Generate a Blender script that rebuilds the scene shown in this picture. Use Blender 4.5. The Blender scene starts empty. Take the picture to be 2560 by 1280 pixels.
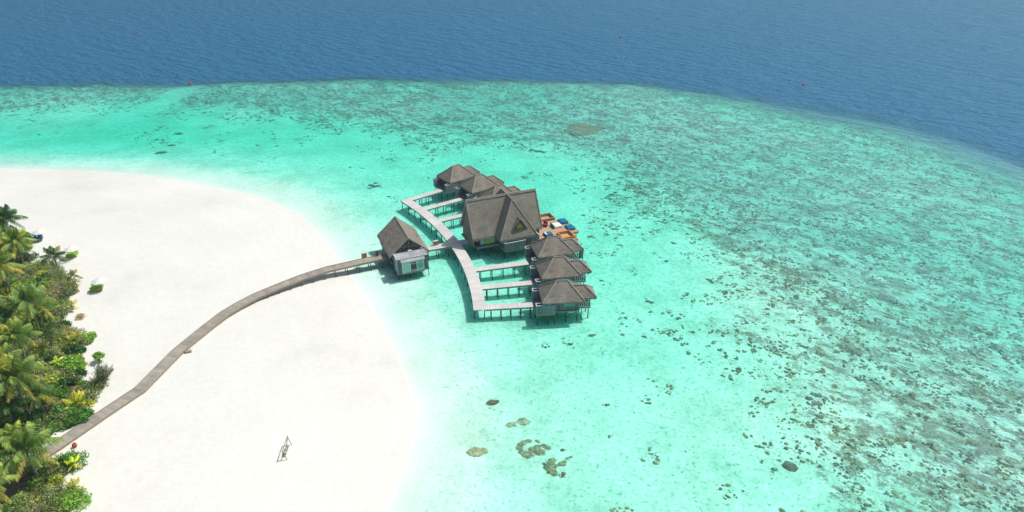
import bpy, math, random
import numpy as np
from mathutils import Vector, Matrix
R = math.radians
scene = bpy.context.scene
COL = scene.collection

# ------------------------------------------------------------------ camera, light
DZ = 1.9                      # deck height above the water
CAM_H = 68.0 + DZ
PITCH = R(28.677)
F = 1750.0 / 2560.0
SUN_AZ, SUN_EL = R(22.47), R(58.8)

cam_d = bpy.data.cameras.new("camera"); cam = bpy.data.objects.new("camera", cam_d); COL.objects.link(cam)
cam.location = (0, 0, CAM_H); cam.rotation_euler = (math.pi / 2 - PITCH, 0, 0)
cam_d.sensor_width = 36.0; cam_d.lens = 36.0 * F; cam_d.clip_start = 0.5; cam_d.clip_end = 12000
scene.camera = cam

world = bpy.data.worlds.new("World"); scene.world = world; world.use_nodes = True
nt = world.node_tree; bg = nt.nodes["Background"]
sky = nt.nodes.new("ShaderNodeTexSky"); sky.sky_type = 'NISHITA'; sky.sun_disc = False
sky.sun_elevation = SUN_EL; sky.sun_rotation = math.pi / 2 - SUN_AZ
sky.air_density = 1.0; sky.dust_density = 2.6; sky.ozone_density = 1.0
nt.links.new(sky.outputs[0], bg.inputs[0]); bg.inputs[1].default_value = 0.085

sun_d = bpy.data.lights.new("sun", 'SUN'); sun = bpy.data.objects.new("sun", sun_d); COL.objects.link(sun)
sun_d.energy = 3.3; sun_d.angle = R(0.6); sun_d.color = (1.0, 0.955, 0.88)
sdir = Vector((math.cos(SUN_EL) * math.cos(SUN_AZ), math.cos(SUN_EL) * math.sin(SUN_AZ), math.sin(SUN_EL)))
sun.rotation_euler = sdir.to_track_quat('Z', 'Y').to_euler()
sun.location = (60, 120, 120)

scene.view_settings.view_transform = 'Standard'; scene.view_settings.look = 'None'
scene.view_settings.gamma = 1.0; scene.view_settings.exposure = 0.20
scene.cycles.max_bounces = 6; scene.cycles.diffuse_bounces = 3; scene.cycles.glossy_bounces = 2
scene.cycles.transparent_max_bounces = 8; scene.cycles.transmission_bounces = 2; scene.cycles.volume_bounces = 0
scene.cycles.sample_clamp_indirect = 4.0

# ------------------------------------------------------------------ helpers
def G(px, py, z=0.0):
    """point of the photograph (2560 px wide) -> world point at height z above the water"""
    u = (px - 1280) / 1750.0; v = (640 - py) / 1750.0
    cp, sp = math.cos(PITCH), math.sin(PITCH)
    d = (u, cp + v * sp, -sp + v * cp); t = (CAM_H - z) / -d[2]
    return Vector((d[0] * t, d[1] * t, z))

CX, CY, UA = -93.40683, 96.21224, 0.392187      # centre and axis of the curved walkway
def PW(r, deg, z=DZ):
    a = UA + R(deg); return Vector((CX + r * math.cos(a), CY + r * math.sin(a), z))

def tag(o, label=None, cat=None, group=None, kind=None):
    if label: o["label"] = label
    if cat: o["category"] = cat
    if group: o["group"] = group
    if kind: o["kind"] = kind
    return o
def thing(name, loc, rz=0.0, label=None, cat=None, group=None):
    o = bpy.data.objects.new(name, None); COL.objects.link(o)
    o.location = loc; o.rotation_euler = (0, 0, rz); o.empty_display_size = 0.5
    return tag(o, label, cat, group)
def copy_tree(o, parent=None):
    c = o.copy(); COL.objects.link(c); c.parent = parent
    for ch in list(o.children): copy_tree(ch, c)
    return c

class MB:
    def __init__(s): s.v = []; s.f = []; s.uv = []; s.c = []
    def poly(s, pts, uv=None, col=None):
        i = len(s.v); s.v += [tuple(p) for p in pts]; s.f.append(tuple(range(i, i + len(pts))))
        s.uv.append(uv if uv else [(p[0], p[1]) for p in pts]); s.c.append(col or (1, 1, 1, 1))
    def box(s, x0, x1, y0, y1, z0, z1, M=None):
        P = [(x0,y0,z0),(x1,y0,z0),(x1,y1,z0),(x0,y1,z0),(x0,y0,z1),(x1,y0,z1),(x1,y1,z1),(x0,y1,z1)]
        if M is not None: P = [tuple(M @ Vector(p)) for p in P]
        for a, b, c, d in ((0,3,2,1),(4,5,6,7),(0,1,5,4),(1,2,6,5),(2,3,7,6),(3,0,4,7)):
            s.poly([P[a], P[b], P[c], P[d]])
    def beam(s, a, b, w, h=None):
        a, b = Vector(a), Vector(b); h = h or w; d = b - a; L = d.length
        if L < 1e-6: return
        z = d / L; ref = Vector((0, 0, 1)) if abs(z.z) < 0.95 else Vector((1, 0, 0))
        x = z.cross(ref).normalized(); y = x.cross(z)
        M = Matrix((x, y, z)).transposed().to_4x4(); M.translation = a
        s.box(-w/2, w/2, -h/2, h/2, 0, L, M)
    def tube(s, pts, rad, n=7, cap=True):
        pts = [Vector(p) for p in pts]; rad = rad if isinstance(rad, (list, tuple)) else [rad] * len(pts)
        rings = []
        for i, p in enumerate(pts):
            d = (pts[min(i+1, len(pts)-1)] - pts[max(i-1, 0)]).normalized()
            ref = Vector((0, 0, 1)) if abs(d.z) < 0.9 else Vector((1, 0, 0))
            x = d.cross(ref).normalized(); y = d.cross(x)
            rings.append([p + (x * math.cos(2*math.pi*k/n) + y * math.sin(2*math.pi*k/n)) * rad[i] for k in range(n)])
        for i in range(len(rings) - 1):
            for k in range(n):
                s.poly([rings[i][k], rings[i][(k+1)%n], rings[i+1][(k+1)%n], rings[i+1][k]])
        if cap: s.poly(rings[0][::-1]); s.poly(rings[-1])
    def build(s, name, mat, parent=None, smooth=False, loc=None, rz=0, weld=False):
        me = bpy.data.meshes.new(name); me.from_pydata(s.v, [], s.f)
        uvl = me.uv_layers.new(name="UVMap")
        flat = [c for u in s.uv for p in u for c in p]
        uvl.data.foreach_set("uv", flat)
        if any(c != (1, 1, 1, 1) for c in s.c):
            ca = me.color_attributes.new("tint", 'FLOAT_COLOR', 'CORNER')
            ca.data.foreach_set("color", [x for f, c in zip(s.f, s.c) for _ in f for x in c])
        me.materials.append(mat)
        if smooth: me.polygons.foreach_set("use_smooth", [True] * len(me.polygons))
        o = bpy.data.objects.new(name, me); COL.objects.link(o)
        if parent is not None: o.parent = parent
        if loc is not None: o.location = loc; o.rotation_euler = (0, 0, rz)
        return o

def np_mesh(name, V, Fq, mat, attrs={}, smooth=False, cols=None, parent=None):
    """V (n,3) floats, Fq (m,k) ints: one mesh built in a single pass"""
    me = bpy.data.meshes.new(name); V = np.asarray(V, np.float32); Fq = np.asarray(Fq, np.int32)
    k = Fq.shape[1]
    me.vertices.add(len(V)); me.vertices.foreach_set("co", V.ravel())
    me.loops.add(Fq.size); me.loops.foreach_set("vertex_index", Fq.ravel())
    me.polygons.add(len(Fq)); me.polygons.foreach_set("loop_start", np.arange(0, Fq.size, k, dtype=np.int32))
    me.update(calc_edges=True)
    if smooth: me.polygons.foreach_set("use_smooth", np.ones(len(Fq), bool))
    for n, a in attrs.items():
        at = me.attributes.new(n, 'FLOAT', 'POINT'); at.data.foreach_set("value", np.asarray(a, np.float32))
    if cols is not None:
        at = me.attributes.new("tint", 'FLOAT_COLOR', 'POINT'); at.data.foreach_set("color", np.asarray(cols, np.float32).ravel())
    me.materials.append(mat)
    o = bpy.data.objects.new(name, me); COL.objects.link(o)
    if parent is not None: o.parent = parent
    return o

# value noise in numpy, for terrain, reef density and scatter
_rs = np.random.RandomState(7); _T = _rs.rand(256, 256)
def vnoise(x, y):
    xi = np.floor(x).astype(int); yi = np.floor(y).astype(int); fx = x - xi; fy = y - yi
    fx = fx*fx*(3-2*fx); fy = fy*fy*(3-2*fy); g = lambda a, b: _T[a & 255, b & 255]
    return (g(xi,yi)*(1-fx)+g(xi+1,yi)*fx)*(1-fy)+(g(xi,yi+1)*(1-fx)+g(xi+1,yi+1)*fx)*fy
def fbm(x, y, o=4):
    s = 0; a = 1; t = 0
    for i in range(o): s = s + a*vnoise(x*2**i+17.3*i, y*2**i+5.1*i); t += a; a *= .5
    return s/t
def sstep(a, b, x):
    t = np.clip((x-a)/(b-a), 0, 1); return t*t*(3-2*t)
def sdist(x, y, line):
    """signed distance to an open polyline; positive to the LEFT of its direction of travel"""
    best = np.full(np.shape(x), 1e9); sg = np.ones(np.shape(x))
    for (ax, ay), (bx, by) in zip(line[:-1], line[1:]):
        dx, dy = bx-ax, by-ay; L2 = dx*dx+dy*dy
        t = np.clip(((x-ax)*dx+(y-ay)*dy)/L2, 0, 1)
        d = np.hypot(x-ax-t*dx, y-ay-t*dy); c = dx*(y-ay)-dy*(x-ax)
        m = d < best - 1e-9; best = np.where(m, d, best); sg = np.where(m, np.where(c >= 0, 1., -1.), sg)
    return best*sg
def gl(pts, z=0.0): return [tuple(G(px, py, z)[:2]) for px, py in pts]

# ------------------------------------------------------------------ materials
def newmat(name):
    m = bpy.data.materials.new(name); m.use_nodes = True; t = m.node_tree
    return m, t, t.nodes["Principled BSDF"], t.nodes["Material Output"]
def N(t, typ, **kw):
    n = t.nodes.new(typ)
    for k, v in kw.items():
        if k.startswith("i_"): n.inputs[k[2:].replace("_", " ")].default_value = v
        else: setattr(n, k, v)
    return n
def ramp(t, fac, stops):
    r = t.nodes.new("ShaderNodeValToRGB"); e = r.color_ramp.elements
    while len(e) < len(stops): e.new(0.5)
    for el, (p, c) in zip(e, stops): el.position = p; el.color = (*c, 1) if len(c) == 3 else c
    t.links.new(fac, r.inputs[0]); return r.outputs[0]
def plain(name, col, rough=0.7, var=0.15, scale=3.0, spec=0.3):
    m, t, b, o = newmat(name)
    g = N(t, "ShaderNodeNewGeometry"); n = N(t, "ShaderNodeTexNoise"); n.inputs["Scale"].default_value = scale; n.inputs["Detail"].default_value = 5
    t.links.new(g.outputs["Position"], n.inputs["Vector"])
    c = ramp(t, n.outputs["Fac"], [(0.3, [x*(1-var) for x in col]), (0.7, [min(1, x*(1+var)) for x in col])])
    t.links.new(c, b.inputs["Base Color"]); b.inputs["Roughness"].default_value = rough; b.inputs["Specular IOR Level"].default_value = spec
    return m
def boards(name, col, col2, axis=0, width=0.14, rough=0.8, use_uv=True, gap=0.35, blotch=0.25, bscale=0.35):
    """weathered boards: each board its own tone, a thin dark joint, streaks and larger stains"""
    m, t, b, o = newmat(name); L = t.links
    src = N(t, "ShaderNodeUVMap" if use_uv else "ShaderNodeTexCoord"); out = src.outputs["UV"] if use_uv else src.outputs["Object"]
    sp = N(t, "ShaderNodeSeparateXYZ"); L.new(out, sp.inputs[0])
    if axis == 'xy':
        ad = N(t, "ShaderNodeMath", operation='ADD'); L.new(sp.outputs[0], ad.inputs[0]); L.new(sp.outputs[1], ad.inputs[1]); ax = ad.outputs[0]
    else: ax = sp.outputs[axis]
    dv = N(t, "ShaderNodeMath", operation='DIVIDE'); L.new(ax, dv.inputs[0]); dv.inputs[1].default_value = width
    fl = N(t, "ShaderNodeMath", operation='FLOOR'); L.new(dv.outputs[0], fl.inputs[0])
    wn = N(t, "ShaderNodeTexWhiteNoise", noise_dimensions='1D'); L.new(fl.outputs[0], wn.inputs["W"])
    fr = N(t, "ShaderNodeMath", operation='FRACT'); L.new(dv.outputs[0], fr.inputs[0])
    jt = ramp(t, fr.outputs[0], [(0.0, (gap,)*3), (0.10, (1,1,1)), (0.90, (1,1,1)), (1.0, (gap,)*3)])
    base = ramp(t, wn.outputs["Value"], [(0.0, col), (1.0, col2)])
    g = N(t, "ShaderNodeNewGeometry"); n = N(t, "ShaderNodeTexNoise"); n.inputs["Scale"].default_value = bscale; n.inputs["Detail"].default_value = 7; n.inputs["Roughness"].default_value = .65
    L.new(g.outputs["Position"], n.inputs["Vector"])
    st = ramp(t, n.outputs["Fac"], [(0.3, (1-blotch,)*3), (0.7, (1+blotch*.5,)*3)])
    m1 = N(t, "ShaderNodeMixRGB", blend_type='MULTIPLY'); m1.inputs[0].default_value = 1; L.new(base, m1.inputs[1]); L.new(jt, m1.inputs[2])
    m2 = N(t, "ShaderNodeMixRGB", blend_type='MULTIPLY'); m2.inputs[0].default_value = 1; L.new(m1.outputs[0], m2.inputs[1]); L.new(st, m2.inputs[2])
    L.new(m2.outputs[0], b.inputs["Base Color"]); b.inputs["Roughness"].default_value = rough; b.inputs["Specular IOR Level"].default_value = .25
    return m
def thatch(name, c0, c1):
    m, t, b, o = newmat(name); L = t.links
    tc = N(t, "ShaderNodeTexCoord"); mp = N(t, "ShaderNodeMapping"); mp.inputs["Scale"].default_value = (1.6, 1.6, 4.2); L.new(tc.outputs["Object"], mp.inputs[0])
    n1 = N(t, "ShaderNodeTexNoise"); n1.inputs["Scale"].default_value = .9; n1.inputs["Detail"].default_value = 8; n1.inputs["Roughness"].default_value = .7; L.new(mp.outputs[0], n1.inputs["Vector"])
    n2 = N(t, "ShaderNodeTexNoise"); n2.inputs["Scale"].default_value = .45; n2.inputs["Detail"].default_value = 5; L.new(tc.outputs["Object"], n2.inputs["Vector"])
    n3 = N(t, "ShaderNodeTexNoise"); n3.inputs["Scale"].default_value = 9; n3.inputs["Detail"].default_value = 4; n3.inputs["Roughness"].default_value = .8; L.new(tc.outputs["Object"], n3.inputs["Vector"])
    w = N(t, "ShaderNodeTexWave", bands_direction='Z'); w.inputs["Scale"].default_value = .95; w.inputs["Distortion"].default_value = 1.8; w.inputs["Detail"].default_value = 3; w.inputs["Detail Scale"].default_value = 2; L.new(tc.outputs["Object"], w.inputs["Vector"])
    a = N(t, "ShaderNodeMath", operation='MULTIPLY_ADD'); L.new(n1.outputs[0], a.inputs[0]); a.inputs[1].default_value = .42; 
    a2 = N(t, "ShaderNodeMath", operation='MULTIPLY'); L.new(n2.outputs[0], a2.inputs[0]); a2.inputs[1].default_value = .3; L.new(a2.outputs[0], a.inputs[2])
    a3 = N(t, "ShaderNodeMath", operation='MULTIPLY_ADD'); L.new(n3.outputs[0], a3.inputs[0]); a3.inputs[1].default_value = .35; L.new(a.outputs[0], a3.inputs[2])
    a4 = N(t, "ShaderNodeMath", operation='MULTIPLY_ADD'); L.new(w.outputs["Fac"], a4.inputs[0]); a4.inputs[1].default_value = .035; L.new(a3.outputs[0], a4.inputs[2])
    c = ramp(t, a4.outputs[0], [(0.42, c0), (0.78, c1)])
    L.new(c, b.inputs["Base Color"]); b.inputs["Roughness"].default_value = .95; b.inputs["Specular IOR Level"].default_value = .1
    bp = N(t, "ShaderNodeBump"); bp.inputs["Distance"].default_value = .06; bp.inputs["Strength"].default_value = .6; L.new(a4.outputs[0], bp.inputs["Height"]); L.new(bp.outputs[0], b.inputs["Normal"])
    return m
def foliage(name, rough=.55, trans=.35):
    m, t, b, o = newmat(name); L = t.links
    at = N(t, "ShaderNodeAttribute", attribute_name="tint")
    g = N(t, "ShaderNodeNewGeometry"); n = N(t, "ShaderNodeTexNoise"); n.inputs["Scale"].default_value = 1.4; n.inputs["Detail"].default_value = 4
    L.new(g.outputs["Position"], n.inputs["Vector"])
    st = ramp(t, n.outputs["Fac"], [(0.3, (.7,)*3), (0.7, (1.3,)*3)])
    m2 = N(t, "ShaderNodeMixRGB", blend_type='MULTIPLY'); m2.inputs[0].default_value = 1; L.new(at.outputs["Color"], m2.inputs[1]); L.new(st, m2.inputs[2])
    L.new(m2.outputs[0], b.inputs["Base Color"]); b.inputs["Roughness"].default_value = rough; b.inputs["Specular IOR Level"].default_value = .3
    tr = N(t, "ShaderNodeBsdfTranslucent"); L.new(m2.outputs[0], tr.inputs["Color"])
    mx = N(t, "ShaderNodeMixShader"); mx.inputs[0].default_value = trans; L.new(b.outputs[0], mx.inputs[1]); L.new(tr.outputs[0], mx.inputs[2]); L.new(mx.outputs[0], o.inputs["Surface"])
    return m

M_thatch = thatch("thatch", (.145, .127, .105), (.45, .40, .335))
M_ridge = thatch("thatch_ridge", (.24, .21, .175), (.50, .45, .38))
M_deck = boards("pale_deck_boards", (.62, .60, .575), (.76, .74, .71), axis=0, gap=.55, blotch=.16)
M_jetty = boards("brown_deck_boards", (.33, .305, .26), (.47, .435, .375), axis=0, gap=.5, blotch=.3, bscale=.5)
M_kerb = plain("kerb_wood", (.42, .33, .22), .8)
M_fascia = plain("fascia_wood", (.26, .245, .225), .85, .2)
M_fascia_b = plain("jetty_fascia_wood", (.36, .31, .235), .85, .2)
M_wall = boards("weathered_cladding", (.12, .135, .145), (.24, .255, .265), axis='xy', width=.22, use_uv=False, gap=.5)
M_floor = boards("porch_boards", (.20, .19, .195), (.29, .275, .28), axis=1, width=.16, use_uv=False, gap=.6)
M_screen = boards("screen_slats", (.17, .20, .205), (.30, .335, .34), axis='xy', width=.16, use_uv=False, gap=.35)
M_dark = plain("shade_and_dark_trim", (.018, .022, .028), .5)  # near-black: painted shade inside openings, also dark furniture and a pane
M_white = plain("white_trim", (.72, .73, .72), .5, .05)
M_glass = plain("tinted_glass", (.12, .36, .30), .12, .12, .8, .6)
M_glassl = plain("pale_glass", (.25, .52, .44), .15, .12, .8, .6)
M_yellow = plain("yellow_curtain", (.52, .55, .12), .7, .2, 2)
M_amber = plain("amber_window_panel", (.55, .36, .07), .7, .3, 2)  # plain amber colour of the dormer window
M_slab = plain("grey_roof_slab", (.38, .39, .41), .6, .3, .8)
M_terra = boards("terrace_boards", (.50, .31, .205), (.62, .41, .285), axis=0, width=.15, use_uv=False, gap=.6, blotch=.22, bscale=.5)
M_orange = plain("orange_wood", (.62, .235, .06), .6, .15)
M_tan = plain("tan_wood", (.45, .30, .20), .7, .2)
M_blue = plain("blue_cushion", (.0, .16, .34), .8, .08)
M_teal = plain("teal_side", (.03, .22, .20), .8, .1)
M_wcush = plain("white_cushion", (.80, .80, .76), .8, .03)
M_red = plain("red_cushion", (.34, .03, .04), .8, .2)
M_green = plain("green_cushion", (.24, .46, .035), .8, .1)
M_lime = plain("lime_towel", (.45, .55, .09), .8, .1)
M_tin = plain("grey_metal", (.30, .32, .33), .4, .1)
M_bark = plain("palm_bark", (.26, .235, .20), .9, .3, 4)
M_stem = plain("stem_bark", (.17, .14, .10), .9, .3, 4)
M_leaf = foliage("leaf"); M_frond = foliage("frond", .4, .2)
M_buoy = plain("buoy_red", (.75, .04, .035), .35, .05)
M_clay = plain("terracotta", (.36, .10, .04), .8, .2, 8)
M_rope = plain("rope", (.5, .47, .4), .9)
M_log = plain("driftwood", (.30, .27, .21), .9, .25, 5)

def make_post_mat():
    m, t, b, o = newmat("pile_wood"); L = t.links
    g = N(t, "ShaderNodeNewGeometry"); sp = N(t, "ShaderNodeSeparateXYZ"); L.new(g.outputs["Position"], sp.inputs[0])
    n = N(t, "ShaderNodeTexNoise"); n.inputs["Scale"].default_value = 2.0; L.new(g.outputs["Position"], n.inputs["Vector"])
    a = N(t, "ShaderNodeMath", operation='ADD'); L.new(sp.outputs[2], a.inputs[0]); L.new(n.outputs[0], a.inputs[1])
    mr = N(t, "ShaderNodeMapRange"); mr.inputs[1].default_value = -.3; mr.inputs[2].default_value = 2.4; L.new(a.outputs[0], mr.inputs[0])
    c = ramp(t, mr.outputs[0], [(0.0, (.018,.03,.02)), (.38, (.035,.045,.03)), (.55, (.11,.115,.065)), (1, (.16,.15,.12))])
    L.new(c, b.inputs["Base Color"]); b.inputs["Roughness"].default_value = .8
    return m
M_post = make_post_mat()

def make_sand():
    m, t, b, o = newmat("coral_sand_and_reef"); L = t.links
    g = N(t, "ShaderNodeNewGeometry"); P = g.outputs["Position"]
    reef = N(t, "ShaderNodeAttribute", attribute_name="reef"); lit = N(t, "ShaderNodeAttribute", attribute_name="litter"); wet = N(t, "ShaderNodeAttribute", attribute_name="wet")
    def noi(s, d=5, r=.55, vec=None):
        n = N(t, "ShaderNodeTexNoise"); n.inputs["Scale"].default_value = s; n.inputs["Detail"].default_value = d; n.inputs["Roughness"].default_value = r
        L.new(vec or P, n.inputs["Vector"]); return n.outputs["Fac"]
    def mth(op, a, bb, c=None):
        n = N(t, "ShaderNodeMath", operation=op)
        for i, x in enumerate((a, bb, c)):
            if x is None: continue
            if isinstance(x, (int, float)): n.inputs[i].default_value = x
            else: L.new(x, n.inputs[i])
        return n.outputs[0]
    def mix(f, a, bb, typ='MIX'):
        n = N(t, "ShaderNodeMixRGB", blend_type=typ)
        for i, x in enumerate((f, a, bb)):
            if isinstance(x, (int, float)): n.inputs[i].default_value = x
            elif isinstance(x, tuple): n.inputs[i].default_value = (*x, 1)
            else: L.new(x, n.inputs[i])
        return n.outputs[0]
    dry = ramp(t, noi(.05, 7, .6), [(.30, (.70,.705,.655)), (.42, (.775,.775,.73)), (.60, (.81,.805,.765)), (.75, (.83,.82,.78))])
    fine = ramp(t, noi(1.3, 6, .7), [(.25, (.93,.93,.93)), (.75, (1.05,1.05,1.04))])
    sh = N(t, "ShaderNodeAttribute", attribute_name="shore"); cb = N(t, "ShaderNodeCombineXYZ"); L.new(mth('MULTIPLY', sh.outputs["Fac"], .55), cb.inputs[0]); L.new(mth('MULTIPLY', noi(.05, 3), 2.2), cb.inputs[1])
    tide = ramp(t, noi(1.0, 4, .6, cb.outputs[0]), [(.40, (1,1,1)), (.56, (.985,.975,.955)), (.64, (1,1,1))])
    sandc = mix(1.0, mix(1.0, dry, fine, 'MULTIPLY'), tide, 'MULTIPLY')
    # under water: pale sand with greenish algae mottling; flecks are rubble plus painted caustic light
    alg = ramp(t, noi(.09, 8, .68), [(.42, (1.05,1.05,1.05)), (.64, (.74,.87,.82))])
    flk_caustic = ramp(t, noi(1.1, 8, .75), [(.36, (.74,.82,.78)), (.60, (1.08,1.07,1.06))])
    spk = ramp(t, noi(2.2, 3, .6), [(.30, (.42,.55,.48)), (.40, (1,1,1))])
    wetc = mix(1.0, mix(1.0, mix(1.0, (.84,.84,.775), alg, 'MULTIPLY'), flk_caustic, 'MULTIPLY'), spk, 'MULTIPLY')
    c = mix(wet.outputs["Fac"], sandc, wetc)
    # reef patches: low brown coral crust where the reef attribute is high
    mp = N(t, "ShaderNodeMapping"); mp.vector_type = 'TEXTURE'; mp.inputs["Rotation"].default_value = (0, 0, R(-40)); mp.inputs["Scale"].default_value = (1.7, 1, 1); L.new(P, mp.inputs[0])
    n1 = noi(.22, 8, .7, mp.outputs[0]); n2 = noi(1.0, 5, .62, mp.outputs[0]); n3 = noi(3.0, 4, .6)
    s = mth('MULTIPLY_ADD', n3, .20, mth('MULTIPLY_ADD', n2, .38, mth('MULTIPLY', n1, .42)))
    th = mth('SUBTRACT', mth('ADD', mth('MULTIPLY', reef.outputs["Fac"], .165), s), .70)
    k = N(t, "ShaderNodeMapRange"); k.inputs[1].default_value = 0; k.inputs[2].default_value = .06; L.new(th, k.inputs[0])
    cc = ramp(t, noi(1.9, 6, .7), [(.3, (.19,.18,.145)), (.5, (.36,.315,.25)), (.72, (.56,.48,.37))])
    c = mix(k.outputs[0], c, cc)
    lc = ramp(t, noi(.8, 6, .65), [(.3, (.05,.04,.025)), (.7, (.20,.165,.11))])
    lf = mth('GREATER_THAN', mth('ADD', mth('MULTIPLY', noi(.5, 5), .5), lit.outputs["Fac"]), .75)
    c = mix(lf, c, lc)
    L.new(c, b.inputs["Base Color"]); b.inputs["Roughness"].default_value = .95; b.inputs["Specular IOR Level"].default_value = .1
    bp = N(t, "ShaderNodeBump"); bp.inputs["Distance"].default_value = .10; bp.inputs["Strength"].default_value = .6
    hh = mth('ADD', mth('MULTIPLY', k.outputs[0], 1.2), noi(.7, 6, .65)); L.new(hh, bp.inputs["Height"]); L.new(bp.outputs[0], b.inputs["Normal"])
    return m
M_sand = make_sand()

def make_water():
    m, t, b, o = newmat("sea_water"); L = t.links; t.nodes.remove(b)
    g = N(t, "ShaderNodeNewGeometry"); body = N(t, "ShaderNodeAttribute", attribute_name="body"); rp = N(t, "ShaderNodeAttribute", attribute_name="ripple")
    def wave(scale, rot, sx, sy, d=4, r=.5):
        mp = N(t, "ShaderNodeMapping"); mp.vector_type = 'TEXTURE'; mp.inputs["Rotation"].default_value = (0, 0, R(rot)); mp.inputs["Scale"].default_value = (sx, sy, 1); L.new(g.outputs["Position"], mp.inputs[0])
        n = N(t, "ShaderNodeTexNoise"); n.inputs["Scale"].default_value = scale; n.inputs["Detail"].default_value = d; n.inputs["Roughness"].default_value = r; L.new(mp.outputs[0], n.inputs["Vector"]); return n.outputs["Fac"]
    def mth(op, a, bb, c=None):
        n = N(t, "ShaderNodeMath", operation=op)
        for i, x in enumerate((a, bb, c)):
            if x is None: continue
            if isinstance(x, (int, float)): n.inputs[i].default_value = x
            else: L.new(x, n.inputs[i])
        return n.outputs[0]
    h = mth('MULTIPLY', wave(.24, -36, 2.4, 1, 6, .62), 4.6)
    h = mth('ADD', h, mth('MULTIPLY', wave(.75, -15, 1.8, 1, 4, .6), 1.2))
    h = mth('ADD', h, mth('MULTIPLY', wave(.045, -48, 2.5, 1, 2, .5), 2.2))
    bp = N(t, "ShaderNodeBump"); bp.inputs["Distance"].default_value = 1.0; L.new(rp.outputs["Fac"], bp.inputs["Strength"]); L.new(h, bp.inputs["Height"])
    fr = N(t, "ShaderNodeFresnel"); fr.inputs["IOR"].default_value = 1.33; L.new(bp.outputs[0], fr.inputs["Normal"])
    gls = N(t, "ShaderNodeBsdfGlossy"); gls.inputs["Roughness"].default_value = .44; gls.inputs["Color"].default_value = (.58, .93, 1, 1); L.new(bp.outputs[0], gls.inputs["Normal"])
    dif = N(t, "ShaderNodeBsdfDiffuse"); L.new(bp.outputs[0], dif.inputs["Normal"])
    dc = ramp(t, body.outputs["Fac"], [(0, (.02,.42,.34)), (.25, (.01,.30,.30)), (.5, (.006,.20,.28)), (1, (.0,.135,.34))]); L.new(dc, dif.inputs["Color"])
    tr = N(t, "ShaderNodeBsdfTransparent")
    m1 = N(t, "ShaderNodeMixShader"); L.new(body.outputs["Fac"], m1.inputs[0]); L.new(tr.outputs[0], m1.inputs[1]); L.new(dif.outputs[0], m1.inputs[2])
    m2 = N(t, "ShaderNodeMixShader"); L.new(mth('MULTIPLY', fr.outputs[0], .85), m2.inputs[0]); L.new(m1.outputs[0], m2.inputs[1]); L.new(gls.outputs[0], m2.inputs[2])
    L.new(m2.outputs[0], o.inputs["Surface"])
    ab = N(t, "ShaderNodeVolumeAbsorption"); ab.inputs["Color"].default_value = (0.12, .94, .865, 1); ab.inputs["Density"].default_value = .60
    L.new(ab.outputs[0], o.inputs["Volume"])
    return m
M_water = make_water()

# ------------------------------------------------------------------ sea bed, beach and water
SHORE = gl([(-900,400),(-400,412),(0,421),(200,426),(350,438),(500,462),(640,492),(740,535),(800,590),(860,670),(915,750),(965,840),(1005,920),(1030,1000),(1035,1080),(1005,1180),(955,1280),(880,1450)]) + [(-40, 20), (-52, 0)]
EDGE = gl([(-900,222),(-400,215),(0,209),(476,205),(900,196),(1300,194),(1600,208),(1850,238),(2050,275),(2250,310),(2400,350),(2560,405),(2800,510),(3200,760),(3700,1300)])
INNER = gl([(-900,300),(-400,290),(0,272),(300,262),(450,290),(650,300),(860,325),(1000,345),(1250,360),(1400,400),(1520,480),(1620,600),(1740,700),(1830,800),(1870,950),(1930,1080),(1960,1180),(2080,1330),(2100,1500)])
CHAN = gl([(330,300),(375,268),(430,236),(476,212)])
VEG = gl([(-20,500),(30,560),(85,595),(85,630),(120,655),(165,675),(180,700),(205,712),(200,738),(172,752),(188,785),(190,808),(215,832),(238,855),(218,885),(222,925),(250,965),(272,995),(235,1012),(236,1036),(205,1075),(165,1098),(128,1108),(150,1140),(215,1152),(222,1168),(192,1196),(202,1225),(212,1255),(185,1290),(170,1400)], 1.2)

def height(x, y):
    d = -sdist(x, y, SHORE)          # positive on the island (right-hand side)
    e = sdist(x, y, EDGE) + 9*(fbm(x/13, y/13, 4)-.5)      # positive towards the open sea
    i = sdist(x, y, INNER)
    sea = np.maximum(-d, 0)
    dep = .055*(1-np.exp(-sea/1.2)) + 0.021*np.minimum(sea, 14) + 0.44*(1-np.exp(-np.maximum(sea-10, 0)/16.0))
    lag = fbm(x/55+3, y/55+9, 3)
    dep = dep + sstep(8, 45, sea)*(.85*(lag-.45))
    g = np.exp(-(((x+125)/60)**2 + ((y-205)/17)**2)); dep = dep + g*.4      # the deeper green pool off the beach
    dep = dep - sstep(-15, 25, i)*.14 + .07*(fbm(x/6, y/6, 4)-.5)*sstep(2, 12, sea)
    z = np.where(d > 0, 1.25*(1-np.exp(-np.maximum(d, 0)/16.0)) + .10*(fbm(x/22, y/22, 4)-.5)*sstep(2, 15, d), -np.maximum(dep, 0.0))
    soft = 9 + 16*sstep(40, 130, x)
    dep2 = sstep(30, 120, x)*sstep(-40, 0, e)*.5
    z = z - dep2
    drop = sstep(-.3, 1.6, e/soft)
    z = z - drop*4.2 - np.maximum(e, 0)*.35
    return np.maximum(z, -30.0)

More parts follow.
